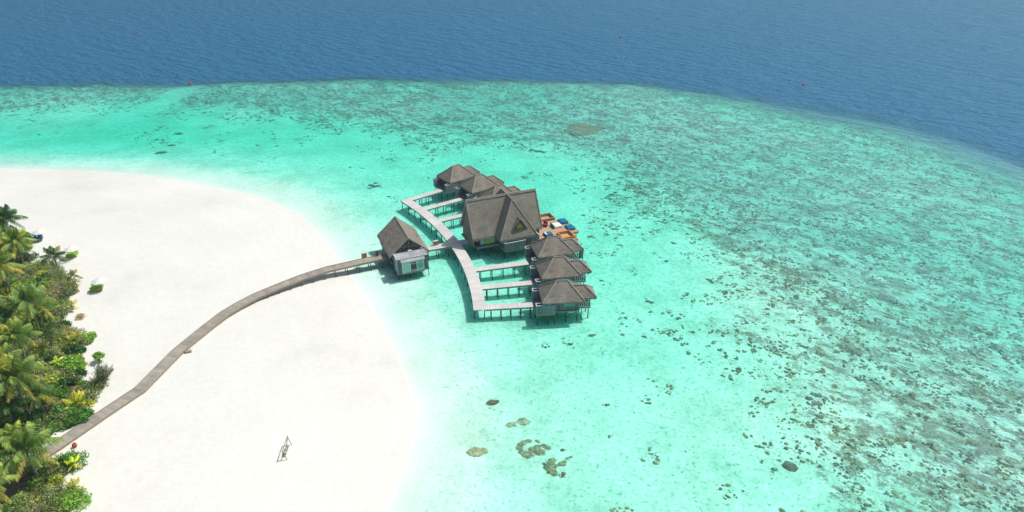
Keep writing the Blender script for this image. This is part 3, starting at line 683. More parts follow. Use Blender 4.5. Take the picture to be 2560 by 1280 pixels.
VILLAS = [(-16.65, 98.9, -.35, "nearest thatched villa, at the tip of the near row, slatted side wall showing"),
          (-12.15, 100.05, .1, "middle thatched villa of the near row, between two others"),
          (-7.75, 101.2, .5, "thatched villa of the near row tucked right beside the main house"),
          (7.9, 101.0, .1, "thatched villa almost hidden behind the big main house roof"),
          (12.15, 100.3, .3, "middle thatched villa of the far row, dark doorway facing the walkway"),
          (16.5, 99.3, .9, "farthest thatched villa, at the tip of the far row")]
def make_villa(deg, u, v, label, extra=False):
    loc, a = frame(deg, u, v); o = thing("thatched_villa", loc, a, label, "villa", "six thatched villas on piles")
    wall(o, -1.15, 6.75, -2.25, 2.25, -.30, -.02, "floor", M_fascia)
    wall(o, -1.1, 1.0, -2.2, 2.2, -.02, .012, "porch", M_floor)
    for s in (-1, 1):                           # wing bays at the porch corners
        ya, yb = sorted((s*2.95, s*2.27)); wall(o, -1.05, 2.35, ya, yb, -.34, .0, "bay_floor", M_fascia)
        b = MB()
        y2 = sorted((s*2.96, s*2.88)); b.box(-1.08, 2.36, y2[0], y2[1], 0, 1.78)
        y1 = sorted((s*2.14, s*2.06)); b.box(-1.08, .15, y1[0], y1[1], 0, 1.78)
        ym = sorted((s*2.88, s*2.14)); b.box(-1.08, -1.0, ym[0], ym[1], 0, 1.78); b.box(2.28, 2.36, ym[0], ym[1], 0, 1.78)
        sc = b.build("screen", M_screen, o)
        c = MB(); z = 1.78; c.box(-1.11, .3, y2[0]-.02, y2[1]+.02, z, z+.05); c.box(-1.11, .16, y1[0]-.02, y1[1]+.02, z, z+.05)
        c.box(-1.11, -.97, ym[0]+.02, ym[1]-.02, z, z+.05); c.build("cap", M_white, sc)
    b = MB()
    b.box(.9, 1.0, -2.05, -.95, -.01, 2.5); b.box(.9, 1.0, 1.3, 2.05, -.01, 2.5); b.box(.9, 1.0, -.95, 1.3, 2.05, 2.5)
    b.box(1.0, 6.6, -2.05, -1.95, -.01, 2.6); b.box(1.0, 6.6, 1.95, 2.05, -.01, 2.6); b.box(6.5, 6.6, -1.95, 1.95, -.01, 2.6)
    b.build("wall", M_wall, o)
    d = MB(); d.box(1.05, 1.12, -.95, 1.3, 0, 2.05); dr = d.build("doorway_shade", M_dark, o)  # near-black sheet painted as the shade of the doorway recess
    d = MB(); d.box(1.0, 1.05, -.04, .04, 0, 2.05); d.box(1.0, 1.05, -.95, -.87, 0, 2.05); d.box(1.0, 1.05, 1.22, 1.3, 0, 2.05); d.build("door_frame", M_fascia, dr)
    for s in (-1, 1):
        window(o, 3.9, 5.95, s*2.05, .75, 1.75, s, M_glass, 3, .05, M_screen)
    # back balcony
    wall(o, 6.76, 8.95, -1.35, 1.35, -.28, -.0, "balcony_floor", M_fascia)
    b = MB()
    for s in (-1, 1):
        ya, yb = sorted((s*1.33, s*1.27))
        b.box(6.8, 8.9, ya, yb, .02, .12); b.box(6.8, 8.9, ya, yb, 1.0, 1.1)
        for k in range(6): x = 6.8+k*.4; b.box(x, x+.13, ya, yb, .12, 1.0)
    b.box(8.84, 8.9, -1.27, 1.27, 1.0, 1.1); b.box(8.84, 8.9, -1.27, 1.27, .02, .12)
    for k in range(6): y = -1.2+k*.43; b.box(8.84, 8.9, y, y+.12, .12, 1.0)
    b.build("railing", M_white, o)
    b = MB()
    for x, y in ((6.9,-1.2),(6.9,1.2),(8.75,-1.2),(8.75,1.2)): b.box(x-.05, x+.05, y-.05, y+.05, -.01, 2.3)
    b.build("balcony_post", M_wall, o)
    hip_roof(o, 0, 7.5, -2.95, 2.95, 2.22, 2.9, 4.75, 0, 4.95)
    hip_roof(o, 5.9, 9.85, -1.8, 1.8, 2.12, 4.6, 7.85, 0, 3.85, .16, "balcony_roof", True, (1,1,1,0), (0, 1))
    for x in (-.8, 1.1, 2.3): pile(o, x, -2.6); 
    for x in (-.8, 1.1, 3.0, 4.7): pile(o, x, 0); pile(o, x, 2.5 if x < 2.4 else 1.9)
    for x in (4.4, 6.4): pile(o, x, -1.85)
    for y in (-1.1, 1.1): pile(o, 8.6, y); pile(o, 7.4, y, r=.07)
    brace(o, (-.6, -2.6, -.45), (1.0, -2.6, -1.3)); brace(o, (6.4, -1.85, -.45), (4.5, -1.85, -1.5))
    if extra:
        b = MB(); b.box(9.3, 10.3, -.55, -.45, -.6, 1.75); b.build("privacy_screen", M_wall, o); pile(o, 10.2, -.55, -.6, .07); pile(o, 9.4, -.55, -.6, .07)
    return o
for k, (deg, u, v, lab) in enumerate(VILLAS): make_villa(deg, u, v, lab, k == 2)

# ------------------------------------------------------------------ main house
loc, a = frame(0, 90.7)
house = thing("main_house", loc, a, "large main house with a steep thatched cross gable roof beside the sun terrace", "house")
def slope(b, e0, e1, r1, r0, th=.34, n=14, m=16):
    """thick thatch slope with courses; e0-e1 eave, r0-r1 ridge"""
    e0, e1, r1, r0 = map(Vector, (e0, e1, r1, r0)); nor = (e1-e0).cross(r0-e0).normalized()
    f = lambda u, t, o: e0.lerp(e1, u).lerp(r0.lerp(r1, u), t)+nor*o
    for i in range(n):
        t0, t1 = i/n, (i+1)/n; e = .013 if i else 0
        for j in range(m):
            u0, u1 = j/m, (j+1)/m
            w = lambda u, t: (math.sin(u*31+t*9)+math.sin(u*13-t*21))*.012
            b.poly([f(u0,t0,e+w(u0,t0)), f(u1,t0,e+w(u1,t0)), f(u1,t1,w(u1,t1)), f(u0,t1,w(u0,t1))])
            if i: b.poly([f(u0,t0,w(u0,t0)), f(u1,t0,w(u1,t0)), f(u1,t0,e+w(u1,t0)), f(u0,t0,e+w(u0,t0))])
    b.poly([f(0,0,-th), f(0,1,-th), f(1,1,-th), f(1,0,-th)])
    for p, q in (((0,0),(1,0)), ((1,0),(1,1)), ((1,1),(0,1)), ((0,1),(0,0))):
        b.poly([f(*p,-th), f(*q,-th), f(*q,.0), f(*p,.0)])
ZE, ZR = 2.2, 9.3
b = MB()
slope(b, (.1,-3.95,ZE), (15.7,-3.95,ZE), (15.7,0,ZR), (.1,0,ZR))
slope(b, (15.7,3.95,ZE), (.1,3.95,ZE), (.1,0,ZR), (15.7,0,ZR))
fringe(b, (.1,-3.98,0), (15.7,-3.98,0), (0,-1,0), ZE-.05, drop=.42); fringe(b, (15.7,3.98,0), (.1,3.98,0), (0,1,0), ZE-.05, drop=.42)
roof = b.build("roof", M_thatch, house)
XW0, XW1, XC = 5.1, 13.3, 9.15
b = MB()
for s in (-1, 1):
    yE, yR = s*6.65, s*3.0
    P = lambda x, y, z: (x, y, z)
    if s == -1:
        slope(b, (XW0,yE,ZE), (XW1,yE,ZE), (XC+.02,yR,ZR-.05), (XC-.02,yR,ZR-.05), .05)
        slope(b, (XW0,.0,ZE), (XW0,yE,ZE), (XC,yR,ZR-.05), (XC,0,ZR-.05), .05)
        slope(b, (XW1,yE,ZE), (XW1,.0,ZE), (XC,0,ZR-.05), (XC,yR,ZR-.05), .05)
        fringe(b, (XW0,yE,0), (XW1,yE,0), (0,-1,0), ZE-.03, drop=.42); fringe(b, (XW0,-3.9,0), (XW0,yE,0), (-1,0,0), ZE-.03, drop=.4)
    else:
        slope(b, (XW1,yE,ZE), (XW0,yE,ZE), (XC-.02,yR,ZR-.05), (XC+.02,yR,ZR-.05), .05)
        slope(b, (XW0,yE,ZE), (XW0,.0,ZE), (XC,0,ZR-.05), (XC,yR,ZR-.05), .05)
        slope(b, (XW1,.0,ZE), (XW1,yE,ZE), (XC,yR,ZR-.05), (XC,0,ZR-.05), .05)
wing = b.build("wing_roof", M_thatch, house)
for p, q, par in (((.1,0,ZR),(15.7,0,ZR),roof), ((.13,-3.95,ZE),(.13,0,ZR),roof), ((.13,3.95,ZE),(.13,0,ZR),roof), ((15.67,-3.95,ZE),(15.67,0,ZR),roof),
                  ((XC,-3,ZR-.05),(XC,3,ZR-.05),wing), ((XW0,-6.65,ZE),(XC,-3,ZR-.05),wing), ((XW1,-6.65,ZE),(XC,-3,ZR-.05),wing), ((XW0,6.65,ZE),(XC,3,ZR-.05),wing), ((XW1,6.65,ZE),(XC,3,ZR-.05),wing)):
    c = MB(); p, q = Vector(p), Vector(q); m = 10; c.tube([p.lerp(q, t/m)+Vector((0,0,.03)) for t in range(m+1)], .14, 6); c.build("ridge_cap", M_ridge, par)
# gable walls
for x in (.4, 15.2):
    b = MB(); hw = 3.35; zt = ZR-.75
    b.poly([(x,-hw,ZE),(x,hw,ZE),(x,0,zt)]); b.poly([(x+.1,hw,ZE),(x+.1,-hw,ZE),(x+.1,0,zt)])
    b.box(x, x+.1, -hw, hw, 0, ZE); b.build("gable_wall", M_thatch, house)
# dormer on the near hip
def hipy(z): return -6.65+3.65*(z-ZE)/(ZR-.05-ZE)
xa, za, yf = 9.7, 6.15, -6.1; x0d, x1d, zb = 7.75, 11.35, 3.65
yb_ = hipy(za)+.4; b = MB()
for s, xe in ((-1, x0d), (1, x1d)):
    e0 = (xe, hipy(zb)+.25, zb); e1 = (xe, yf, zb); r1 = (xa, yf-.15, za); r0 = (xa, yb_, za)
    if s == -1: slope(b, e0, e1, r1, r0, .16, 5, 4)
    else: slope(b, e1, e0, r0, r1, .16, 5, 4)
dorm = b.build("dormer", M_thatch, house)
b = MB(); yg = yf+.28; b.poly([(x0d+.35,yg,zb+.1),(x1d-.35,yg,zb+.1),(xa,yg,za-.45)]); b.build("dormer_shade", M_dark, dorm)  # near-black triangle, shade inside the dormer opening put into colour
b = MB(); yg = yf+.25; b.poly([(xa-.95,yg,zb+.25),(xa+.95,yg,zb+.25),(xa,yg,za-.95)]); b.build("dormer_window", M_amber, dorm)
b = MB(); yg = yf+.2
for p, q in (((xa-1.05,yg,zb+.2),(xa,yg,za-.85)), ((xa+1.05,yg,zb+.2),(xa,yg,za-.85)), ((xa-1.05,yg,zb+.2),(xa+1.05,yg,zb+.2))): b.beam(p, q, .06)
b.build("window_frame", M_teal, dorm)
# body, platform
wall(house, 1.1, 14.8, -3.6, 3.9, -.42, -.03, "floor", M_fascia)
wall(house, .2, 1.1, -1.6, 3.9, -.30, -.05, "side_porch", M_fascia)
wall(house, 5.9, 13.2, -7.1, -3.6, -.45, -.05, "wing_floor", M_fascia)
b = MB(); b.box(1.9, 14.6, -3.1, -3.0, -.03, 2.6); b.box(1.9, 14.6, 3.0, 3.1, -.03, 2.6); b.box(1.9, 2.0, -3.0, 3.0, -.03, 2.6)
b.box(6.3, 12.2, -6.0, -5.9, -.05, 2.6); b.box(6.3, 6.4, -5.9, -3.1, -.05, 2.6); b.box(12.1, 12.2, -5.9, -3.1, -.05, 2.6); b.build("wall", M_wall, house)
window(house, 3.0, 5.2, -3.1, .12, 1.95, -1, M_yellow, 2, .06, M_screen)
window(house, 2.1, 2.85, -3.1, .3, 1.95, -1, M_glassl, 0, .08, M_white)
window(house, 8.0, 11.0, -6.0, .3, 1.9, -1, M_glass, 2, .07, M_screen)
b = MB(); b.box(6.0, 10.5, -7.16, -7.08, -.5, 1.6); b.box(6.0, 6.08, -7.08, -6.0, -.04, 1.55)
sc = b.build("screen", M_screen, house)
b = MB(); b.box(5.95, 10.55, -7.2, -7.04, 1.6, 1.66); b.box(5.95, 6.12, -7.04, -6.6, 1.56, 1.62); b.build("cap", M_white, sc)
b = MB(); b.box(10.9, 14.2, -5.9, -5.82, -.4, 1.45); b.box(14.12, 14.2, -5.82, -4.0, -.4, 1.45)
sc = b.build("screen", M_wall, house)
b = MB(); b.box(14.06, 14.24, -5.94, -4.0, 1.45, 1.5); b.build("cap", M_white, sc)
for x in (6.3, 8.5, 10.4): pile(house, x, -7.3, 1.55, .075)
for x in (1.5, 3.6, 5.8, 8.0, 10.2, 12.4, 14.4):
    for y in (-3.2, 0, 3.5): pile(house, x, y, -.4, .10)
for x in (6.4, 9.2, 12.0): pile(house, x, -5.4, -.4, .10)
for x in (11.2, 13.9): pile(house, x, -5.6, -.4, .09)
for x0_ in (3.6, 8.0): brace(house, (x0_, -3.2, -.5), (x0_+2.1, -3.2, -1.8), .08); brace(house, (x0_+2.1, -3.2, -.5), (x0_, -3.2, -1.8), .08)

# ------------------------------------------------------------------ sun terrace with two tubs
loc, a = frame(0, 104.0)
ter = thing("sun_terrace", loc, a, "reddish timber sun terrace with two walled tubs on the ocean side", "terrace")
b = MB(); b.box(.2, 5.6, -5.25, 4.5, -.12, .0); b.box(5.6, 8.7, -4.1, 2.2, -.12, 0); b.build("deck", M_terra, ter)
b = MB(); b.box(8.7, 10.75, -4.75, 2.35, -.25, -.10); b.build("lower_deck", M_terra, ter)
b = MB(); b.box(.2, 5.6, -5.31, -5.25, -.5, .02); b.box(5.6, 5.66, -5.31, -4.2, -.5, .02); b.box(10.75, 10.82, -4.75, 2.35, -.5, -.09); b.box(8.7, 10.75, -4.82, -4.75, -.5, -.09); b.build("edge_board", M_fascia_b, ter)
def tub(x0, x1, y0, y1, z, mat, inner, name="tub"):
    t_ = .14; b = MB()
    b.box(x0, x1, y0, y0+t_, -.4, z); b.box(x0, x1, y1-t_, y1, -.4, z); b.box(x0, x0+t_, y0+t_, y1-t_, -.4, z); b.box(x1-t_, x1, y0+t_, y1-t_, -.4, z)
    o = b.build(name, mat, ter)
    b = MB(); b.box(x0+t_, x1-t_, y0+t_, y1-t_, -.36, -.22); b.build("tub_floor", inner, o)
    b = MB(); e = .03
    b.box(x0-e, x1+e, y0-e, y0+t_+e, z, z+.05); b.box(x0-e, x1+e, y1-t_-e, y1+e, z, z+.05); b.box(x0-e, x0+t_+e, y0+t_+e, y1-t_-e, z, z+.05); b.box(x1-t_-e, x1+e, y0+t_+e, y1-t_-e, z, z+.05)
    b.build("rim", M_kerb if mat is not M_orange else M_orange, o)
M_tubf = plain("tub_floor_wood", (.55, .38, .19), .6, .2, 1.5)
tub(3.6, 8.5, 2.45, 5.2, .42, M_tan, M_tubf)
tub(5.75, 8.65, -7.2, -4.3, .35, M_orange, M_tubf)
b = MB(); b.box(5.7, 9.0, -7.9, -7.28, -.55, -.1); b.build("step", M_orange, ter)
for x in (.6, 2.8, 5.2, 8.3): 
    for y in (-4.9 if x < 5.5 else -3.8, -1.2, 1.8): pile(ter, x, y, -.2, .1)
for x, y in ((10.4,-4.3),(10.4,-1.2),(10.4,2.0),(8.2,-6.6),(6.2,-6.6),(8.2,4.6),(4.2,4.8),(5.2,4.2)): pile(ter, x, y, -.4, .1)
brace(ter, (10.4,-4.3,-.5), (8.4,-3.9,-1.4), .09)

def rounded(b, x0, x1, y0, y1, z0, z1, r=.08):
    """box with chamfered top edges and corners"""
    def ring(i, z): return [(x0+i+r,y0+i,z),(x1-i-r,y0+i,z),(x1-i,y0+i+r,z),(x1-i,y1-i-r,z),(x1-i-r,y1-i,z),(x0+i+r,y1-i,z),(x0+i,y1-i-r,z),(x0+i,y0+i+r,z)]
    rings = [ring(0, z0), ring(0, z1-r*.6), ring(r*.35, z1-r*.15), ring(r*.8, z1)]
    for A, B_ in zip(rings[:-1], rings[1:]):
        for k in range(8): b.poly([A[k], A[(k+1)%8], B_[(k+1)%8], B_[k]])
    b.poly(rings[-1]); b.poly(rings[0][::-1])
def daybed(u, v, sx, sy, label, cush, side, z=0.0, head=None, rot=0, pillow=None):
    loc, a = frame(0, u, v); loc.z += z; o = thing("daybed", loc, a+rot, label, "daybed", "daybeds set out on the sun terrace")
    b = MB(); rounded(b, -sx/2, sx/2, -sy/2, sy/2, .10, .34, .04)
    for x in (-sx/2+.1, sx/2-.1):
        for y in (-sy/2+.1, sy/2-.1): b.box(x-.05, x+.05, y-.05, y+.05, 0, .11)
    b.build("base", side, o)
    b = MB(); rounded(b, -sx/2+.04, sx/2-.04, -sy/2+.04, sy/2-.04, .345, .50, .09); b.build("mattress", cush, o)
    if pillow is not None:
        b = MB(); rounded(b, -sx/2+.08, -sx/2+.48, -sy/2+.15, sy/2-.15, .50, .63, .09); b.build("pillow", pillow, o)
    if head is not None:
        b = MB(); rounded(b, -sx/2-.20, -sx/2-.01, -sy/2, sy/2, .05, .72, .05); b.build("headboard", head, o)
    return o
daybed(113.55, .55, 1.75, 2.1, "blue daybed on the lower step, the one farther from the orange tub", M_blue, M_teal, -.10)
daybed(113.65, -2.75, 1.75, 2.1, "blue daybed on the lower step, the one next to the orange tub", M_blue, M_teal, -.10)
daybed(111.3, -.95, 1.9, 2.0, "wide white daybed with a green headboard in the middle of the terrace", M_wcush, M_wcush, 0, M_teal)
daybed(107.75, -4.1, 1.8, 1.55, "small blue daybed with white pillow and dark sides beside the grey screen", M_blue, M_dark, 0, None, 0, M_wcush)
loc, a = frame(0, 108.9, .1); o = thing("lounge_chair", loc, a-.9, "dark framed armchair with red cushions under the roof edge", "armchair")
b = MB(); rounded(b, -.55, .55, -.45, .45, .12, .42, .06)
for x in (-.45, .45):
    for y in (-.35, .35): b.box(x-.04, x+.04, y-.04, y+.04, 0, .13)
b.build("frame", M_dark, o)
b = MB(); rounded(b, -.45, .45, -.38, .38, .42, .60, .09); b.build("seat", M_red, o)
b = MB(); rounded(b, -.5, .5, .28, .52, .45, 1.0, .1); b.build("backrest", M_red, o)

# ------------------------------------------------------------------ arrival pavilion
loc, a = frame(0, 77.5)
pav = thing("arrival_pavilion", loc, a, "gabled thatched arrival pavilion straddling the jetty, with glazed bay window", "pavilion")
b = MB(); PE, PR_, Y0, Y1 = 1.45, 5.05, -3.65, 7.15
slope(b, (-4.05,Y1,PE), (-4.05,Y0,PE), (0,Y0,PR_), (0,Y1,PR_), .22); slope(b, (4.05,Y0,PE), (4.05,Y1,PE), (0,Y1,PR_), (0,Y0,PR_), .22)
fringe(b, (-4.08,Y1,0), (-4.08,Y0,0), (-1,0,0), PE-.02, drop=.22); fringe(b, (4.08,Y0,0), (4.08,Y1,0), (1,0,0), PE-.02, drop=.22)
pr = b.build("roof", M_thatch, pav)
for p, q in (((0,Y0,PR_),(0,Y1,PR_)), ((-4.05,Y0,PE),(0,Y0,PR_)), ((4.05,Y0,PE),(0,Y0,PR_))):
    c = MB(); p, q = Vector(p), Vector(q); c.tube([p.lerp(q, t/8)+Vector((0,0,.03)) for t in range(9)], .10, 6); c.build("ridge_cap", M_ridge, pr)
b = MB(); yg = -3.5      # open truss in the gable
tz = lambda x: PR_-.32-abs(x)*(PR_-PE)/4.05
M_truss = plain("truss_wood", (.38,.41,.42), .8, .1)
b.beam((-2.9,yg,tz(2.9)), (0,yg,tz(0)), .12); b.beam((2.9,yg,tz(2.9)), (0,yg,tz(0)), .12); b.beam((-3.0,yg,2.1), (3.0,yg,2.1), .10); b.beam((-1.7,yg,3.1), (1.7,yg,3.1), .08)
for x in (-1.9, -.95, 0, .95, 1.9): b.beam((x,yg,2.1), (x,yg,tz(x)), .07)
b.beam((-2.4,yg,2.1), (0,yg,3.9), .08); b.beam((2.4,yg,2.1), (0,yg,3.9), .08)
for z in (2.45, 2.8): b.beam((-2.0,yg+.05,z), (2.0,yg+.05,z), .05)
b.build("truss", M_truss, pav)
wall(pav, -3.7, 3.3, Y0+.3, Y1-.4, -.36, -.015, "floor", M_fascia)
b = MB(); b.box(-3.2, -3.1, 1.3, 6.6, -.01, 2.2); b.box(3.1, 3.2, 1.3, 6.6, -.01, 2.2); b.box(-3.1, 3.1, 6.5, 6.6, -.01, 2.2); b.box(-3.1, 3.1, 1.3, 1.4, -.01, 2.6); b.build("wall", M_wall, pav)
b = MB(); b.box(-3.4, 2.85, -7.1, -4.6, -.55, 2.52); b.box(-3.2, 2.7, -4.6, -1.3, -.3, 1.75); b.build("wash_room", M_wall, pav)
wall(pav, -3.42, 2.87, -7.12, -4.58, 2.52, 2.60, "flat_roof", M_slab)
b = MB(); b.box(-3.50, -3.38, -7.2, -4.6, 2.56, 2.70); b.box(-3.38, 2.85, -7.2, -7.1, 2.56, 2.66); b.build("parapet", M_white, pav)
b = MB(); b.box(2.83, 2.93, -7.1, -4.6, 2.56, 2.72); b.box(-3.38, 2.83, -4.66, -4.56, 2.56, 2.68); b.build("roof_edge", M_fascia, pav)
b = MB(); b.box(-3.5, 3.0, -7.18, -7.06, -.72, -.54); b.box(-3.5, 3.0, -7.05, -3.4, -.68, -.56); b.build("sill_beam", M_fascia, pav)
b = MB(); b.box(-2.6, 1.85, -7.65, -7.1, -.6, 2.05); bay = b.build("bay", M_screen, pav)
b = MB(); c0, c1, cf, cb_, zf, zb2 = -2.75, 2.0, -7.82, -7.21, 2.12, 2.46
b.poly([(c0,cf,zf),(c1,cf,zf),(c1,cb_,zb2),(c0,cb_,zb2)]); b.poly([(c0,cf,zf-.06),(c0,cb_,zf-.06),(c1,cb_,zf-.06),(c1,cf,zf-.06)])
b.poly([(c0,cf,zf-.06),(c1,cf,zf-.06),(c1,cf,zf),(c0,cf,zf)]); b.poly([(c1,cf,zf-.06),(c1,cb_,zf-.06),(c1,cb_,zb2),(c1,cf,zf)]); b.poly([(c0,cb_,zf-.06),(c0,cf,zf-.06),(c0,cf,zf),(c0,cb_,zb2)])
b.build("canopy", M_slab, bay)
f = MB(); yw = -7.65
for x in (-2.56, -.95, .35, 1.74): f.box(x-.05, x+.05, yw-.07, yw-.005, -.25, 1.9)
for z in (-.25, .08, 1.42, 1.84): f.box(-2.51, 1.69, yw-.06, yw-.01, z, z+.08)
w = f.build("window", M_white, bay)
for x0_, x1_, mm in ((-2.5,-1.0,M_glassl), (-.9,.3,M_dark), (.4,1.69,M_glass)):
    p = MB(); p.box(x0_, x1_, yw-.03, yw-.004, -.17, 1.84); p.build("pane", mm, w)
p = MB()
for k in range(6): x = -.86+k*.2; p.box(x, x+.05, yw-.045, yw-.032, -.15, 1.82)
p.build("window_bar", M_screen, w)
b = MB(); x = -3.4; b.box(x-.05, x-.003, -6.7, -5.2, -.2, -.12); b.box(x-.05, x-.003, -6.7, -5.2, 2.0, 2.08); b.box(x-.05, x-.003, -6.7, -6.62, -.12, 2.0); b.box(x-.05, x-.003, -5.28, -5.2, -.12, 2.0); b.box(x-.05, x-.003, -7.08, -7.0, -.5, 2.5)
w = b.build("window", M_white, pav); b = MB(); b.box(x-.03, x-.004, -6.62, -5.28, -.12, 2.0); b.build("pane", M_glassl, w)
b = MB(); b.box(-.35, .4, -4.15, -3.75, 2.0, 2.45); ac = b.build("air_unit", M_white, pav)
b = MB(); b.box(-.2, .15, -4.17, -4.152, 2.08, 2.37); b.build("grille", M_tin, ac)
for x in (-3.2, -.9, 1.3): pile(pav, x, -6.7, -.6, .09)
pile(pav, 2.8, -7.0, -.6, .07)
brace(pav, (-3.1,-6.8,-1.5), (-1.9,-7.5,-.62), .08); brace(pav, (1.3,-6.8,-1.5), (1.8,-7.5,-.62), .08); brace(pav, (-.9,-6.8,-1.5), (-.9,-7.5,-.62), .08)
for y in (-4.2, -1.5, 1.2, 3.9, 6.5):
    for x in (-3.3, 0, 3.0): pile(pav, x, y, -.35, .09)
b = MB(); b.box(-3.9, -3.82, 5.6, 6.9, 1.2, 2.1); b.build("side_screen", M_screen, pav)

# ------------------------------------------------------------------ palms
def ground_z(x, y): return float(height(np.array([x]), np.array([y]))[0])
def frond_into(V, Fq, C, rs, base, az, el, L, droop, col, tipcol, leaf=.74, nl=30):
    """one feather frond: midrib and hanging leaflets"""
    d = np.array([math.cos(az), math.sin(az), 0.0]); side = np.array([-math.sin(az), math.cos(az), 0.0]); up = np.array([0, 0, 1.0])
    def pt(t): return base + d*L*(math.cos(el)*t*(1-.10*t)) + up*L*(math.sin(el)*t - droop*t*t)
    twist = rs.uniform(-.35, .35)
    P = [pt(i/8) for i in range(9)]
    for i in range(8):
        w = .045*(1-i/9)+.01; a, b = P[i], P[i+1]; k = len(V)
        V += [a-side*w, a+side*w, b+side*w*.8, b-side*w*.8]; Fq.append((k, k+1, k+2, k+3)); C += [(.20*1.1, .22, .07, 1)]*4
    for j in range(nl):
        t = .10+.88*(j+rs.uniform(-.2, .2))/nl; t = min(max(t, .05), .99); p = pt(t); q = pt(min(t+.03, 1.02)); tg = q-p; tg = tg/np.linalg.norm(tg)
        ll = leaf*(.35+1.0*math.sin(math.pi*min(t*.93+.07, 1)))*rs.uniform(.8, 1.15)*L/3.6
        for s in (-1, 1):
            dirn = side*s*(.72+.15*rs.rand())*math.cos(twist*s) + tg*.62 - up*(.30+.5*t+.35*rs.rand()) + up*s*math.sin(twist)*.5
            dirn = dirn/np.linalg.norm(dirn); w = tg*.065*L/3.6
            m = p+dirn*ll*.55; e = p+dirn*ll - up*ll*(.18+.1*rs.rand()); k = len(V)
            V += [p-w*.5, p+w*.5, m+w*.75, m-w*.75, e+w*.12, e-w*.12]; Fq += [(k, k+1, k+2, k+3), (k+3, k+2, k+4, k+5)]
            mixv = min(1, max(0, (t-.45)*.7+rs.uniform(-.2, .2))); c = [col[i]*(1-mixv)+tipcol[i]*mixv for i in range(3)]; b_ = rs.uniform(.75, 1.25); b_ *= 2.8; c = (c[0]*b_*1.02, c[1]*b_*1.02, c[2]*b_*.85, 1); C += [c]*6
def palm(px, py, hz, L, label, seed, col=(.055,.105,.022), tip=(.16,.19,.045), n=24, lean=(0, 0), group="coconut palms rising out of the beachside scrub", name="coconut_palm", cat="palm tree", leaf=.62, droopk=1.0, nuts=True):
    lean = (lean[0]*.3, lean[1]*.3) if hz < 8.9 or px > 0 else lean
    rs = np.random.RandomState(seed); c = G(px, py, hz)
    bx, by = c.x-lean[0], c.y-lean[1]; gz = ground_z(bx, by); H = hz-gz
    L *= 1.12
    o = thing(name, (bx, by, gz), 0, label, cat, group)
    if H > 1.2:
        b = MB(); pts = []
        for i in range(9):
            t = i/8; s_ = t*t*(3-2*t)*.6+t*.4; pts.append((lean[0]*s_, lean[1]*s_, H*t-.1*(1-t)))
        b.tube(pts, [.19-.09*(i/8)+(.09 if i == 0 else 0)+.008*(i % 2) for i in range(9)], 8); b.build("trunk", M_bark, o, True)
    V, Fq, C = [], [], []; top = np.array([lean[0], lean[1], H])
    for i in range(n):
        t = i/n; az = i*2.39996+rs.uniform(-.25, .25); el = R(78-108*t**1.15+rs.uniform(-8, 8)); l = L*(.62+.42*math.sin(math.pi*min(.18+t*.75, 1)))*rs.uniform(.9, 1.1)
        cc = col if t < .8 else tuple(x*y for x, y in zip(tip, (1.1, .85, .7))); 
        yel = rs.rand() < .06
        frond_into(V, Fq, C, rs, top+np.array([0, 0, .15*(1-t)]), az, el, l, droopk*(.30+.22*t+rs.uniform(-.04, .06)), (.20,.19,.03) if yel else cc, tip, leaf*1.15)
    np_mesh("crown", np.array(V), np.array(Fq), M_frond, cols=np.array(C), parent=o)
    if nuts and H > 4:
        b = MB()
        for k in range(5):
            a_ = k*1.3; p = Vector((lean[0]+.25*math.cos(a_), lean[1]+.25*math.sin(a_), H-.25))
            b.tube([p+Vector((0,0,-.13)), p, p+Vector((0,0,.13))], [.05, .13, .05], 6)
        b.build("coconuts", plain("coconut_husk", (.30,.17,.05), .8), o)
    return o
dk = (.025,.06,.018); dkt = (.06,.10,.035); br = (.085,.135,.025); brt = (.24,.25,.06)  # dark and bright frond colours, each with its tip
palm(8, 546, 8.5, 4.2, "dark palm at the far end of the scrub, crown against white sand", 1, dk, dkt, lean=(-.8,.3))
palm(36, 600, 6.5, 3.6, "light green palm just behind the bright round bush", 2, br, brt, lean=(.3,-.4))
palm(134, 640, 3.4, 2.9, "small dark palm at the scrub edge between blue and green daybeds", 3, dk, dkt, n=18, nuts=False)
palm(-2, 660, 8.0, 3.8, "leaning palm with yellowish fronds and bare slanting trunk beside the grey bushes", 4, br, brt, lean=(-1.9, .8))
palm(70, 750, 8.2, 3.9, "big palm in the middle of the scrub with a tall thin trunk", 5, (.06,.105,.03), (.20,.22,.06), lean=(-.9, 1.4))
palm(108, 772, 4.6, 2.8, "low green palm on the seaward side of the big middle palm", 15, (.05,.10,.02), brt, n=16, nuts=False)
palm(38, 838, 7.0, 3.5, "palm with drooping round crown below the tall thin trunked one", 6, (.06,.11,.025), brt, lean=(-.4,.3))
palm(2, 790, 6.0, 3.2, "dark palm behind the two middle palms", 7, dk, dkt, n=20)
palm(32, 938, 9.2, 4.4, "largest palm with a pale curved trunk showing below its crown", 8, (.055,.10,.022), (.19,.20,.055), n=28, lean=(-.9, 1.2))
palm(90, 985, 5.0, 2.8, "short palm with dark fronds beside the largest palm", 9, dk, (.13,.14,.04), n=18, nuts=False)
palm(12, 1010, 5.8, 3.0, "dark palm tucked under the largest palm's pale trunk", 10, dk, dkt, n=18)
palm(30, 1085, 4.0, 2.2, "little palm with yellow tips below the largest palm", 11, br, (.33,.28,.05), n=14, nuts=False)
palm(62, 1122, 7.0, 4.0, "wide palm overhanging the shore end of the beach jetty", 12, (.06,.11,.025), (.20,.22,.06), n=26, lean=(-.6,.5))
palm(-45, 1215, 9.0, 3.6, "palm mostly cut off, only its slanting grey trunk by the sandy clearing", 13, br, brt, lean=(-2.8, 1.4))
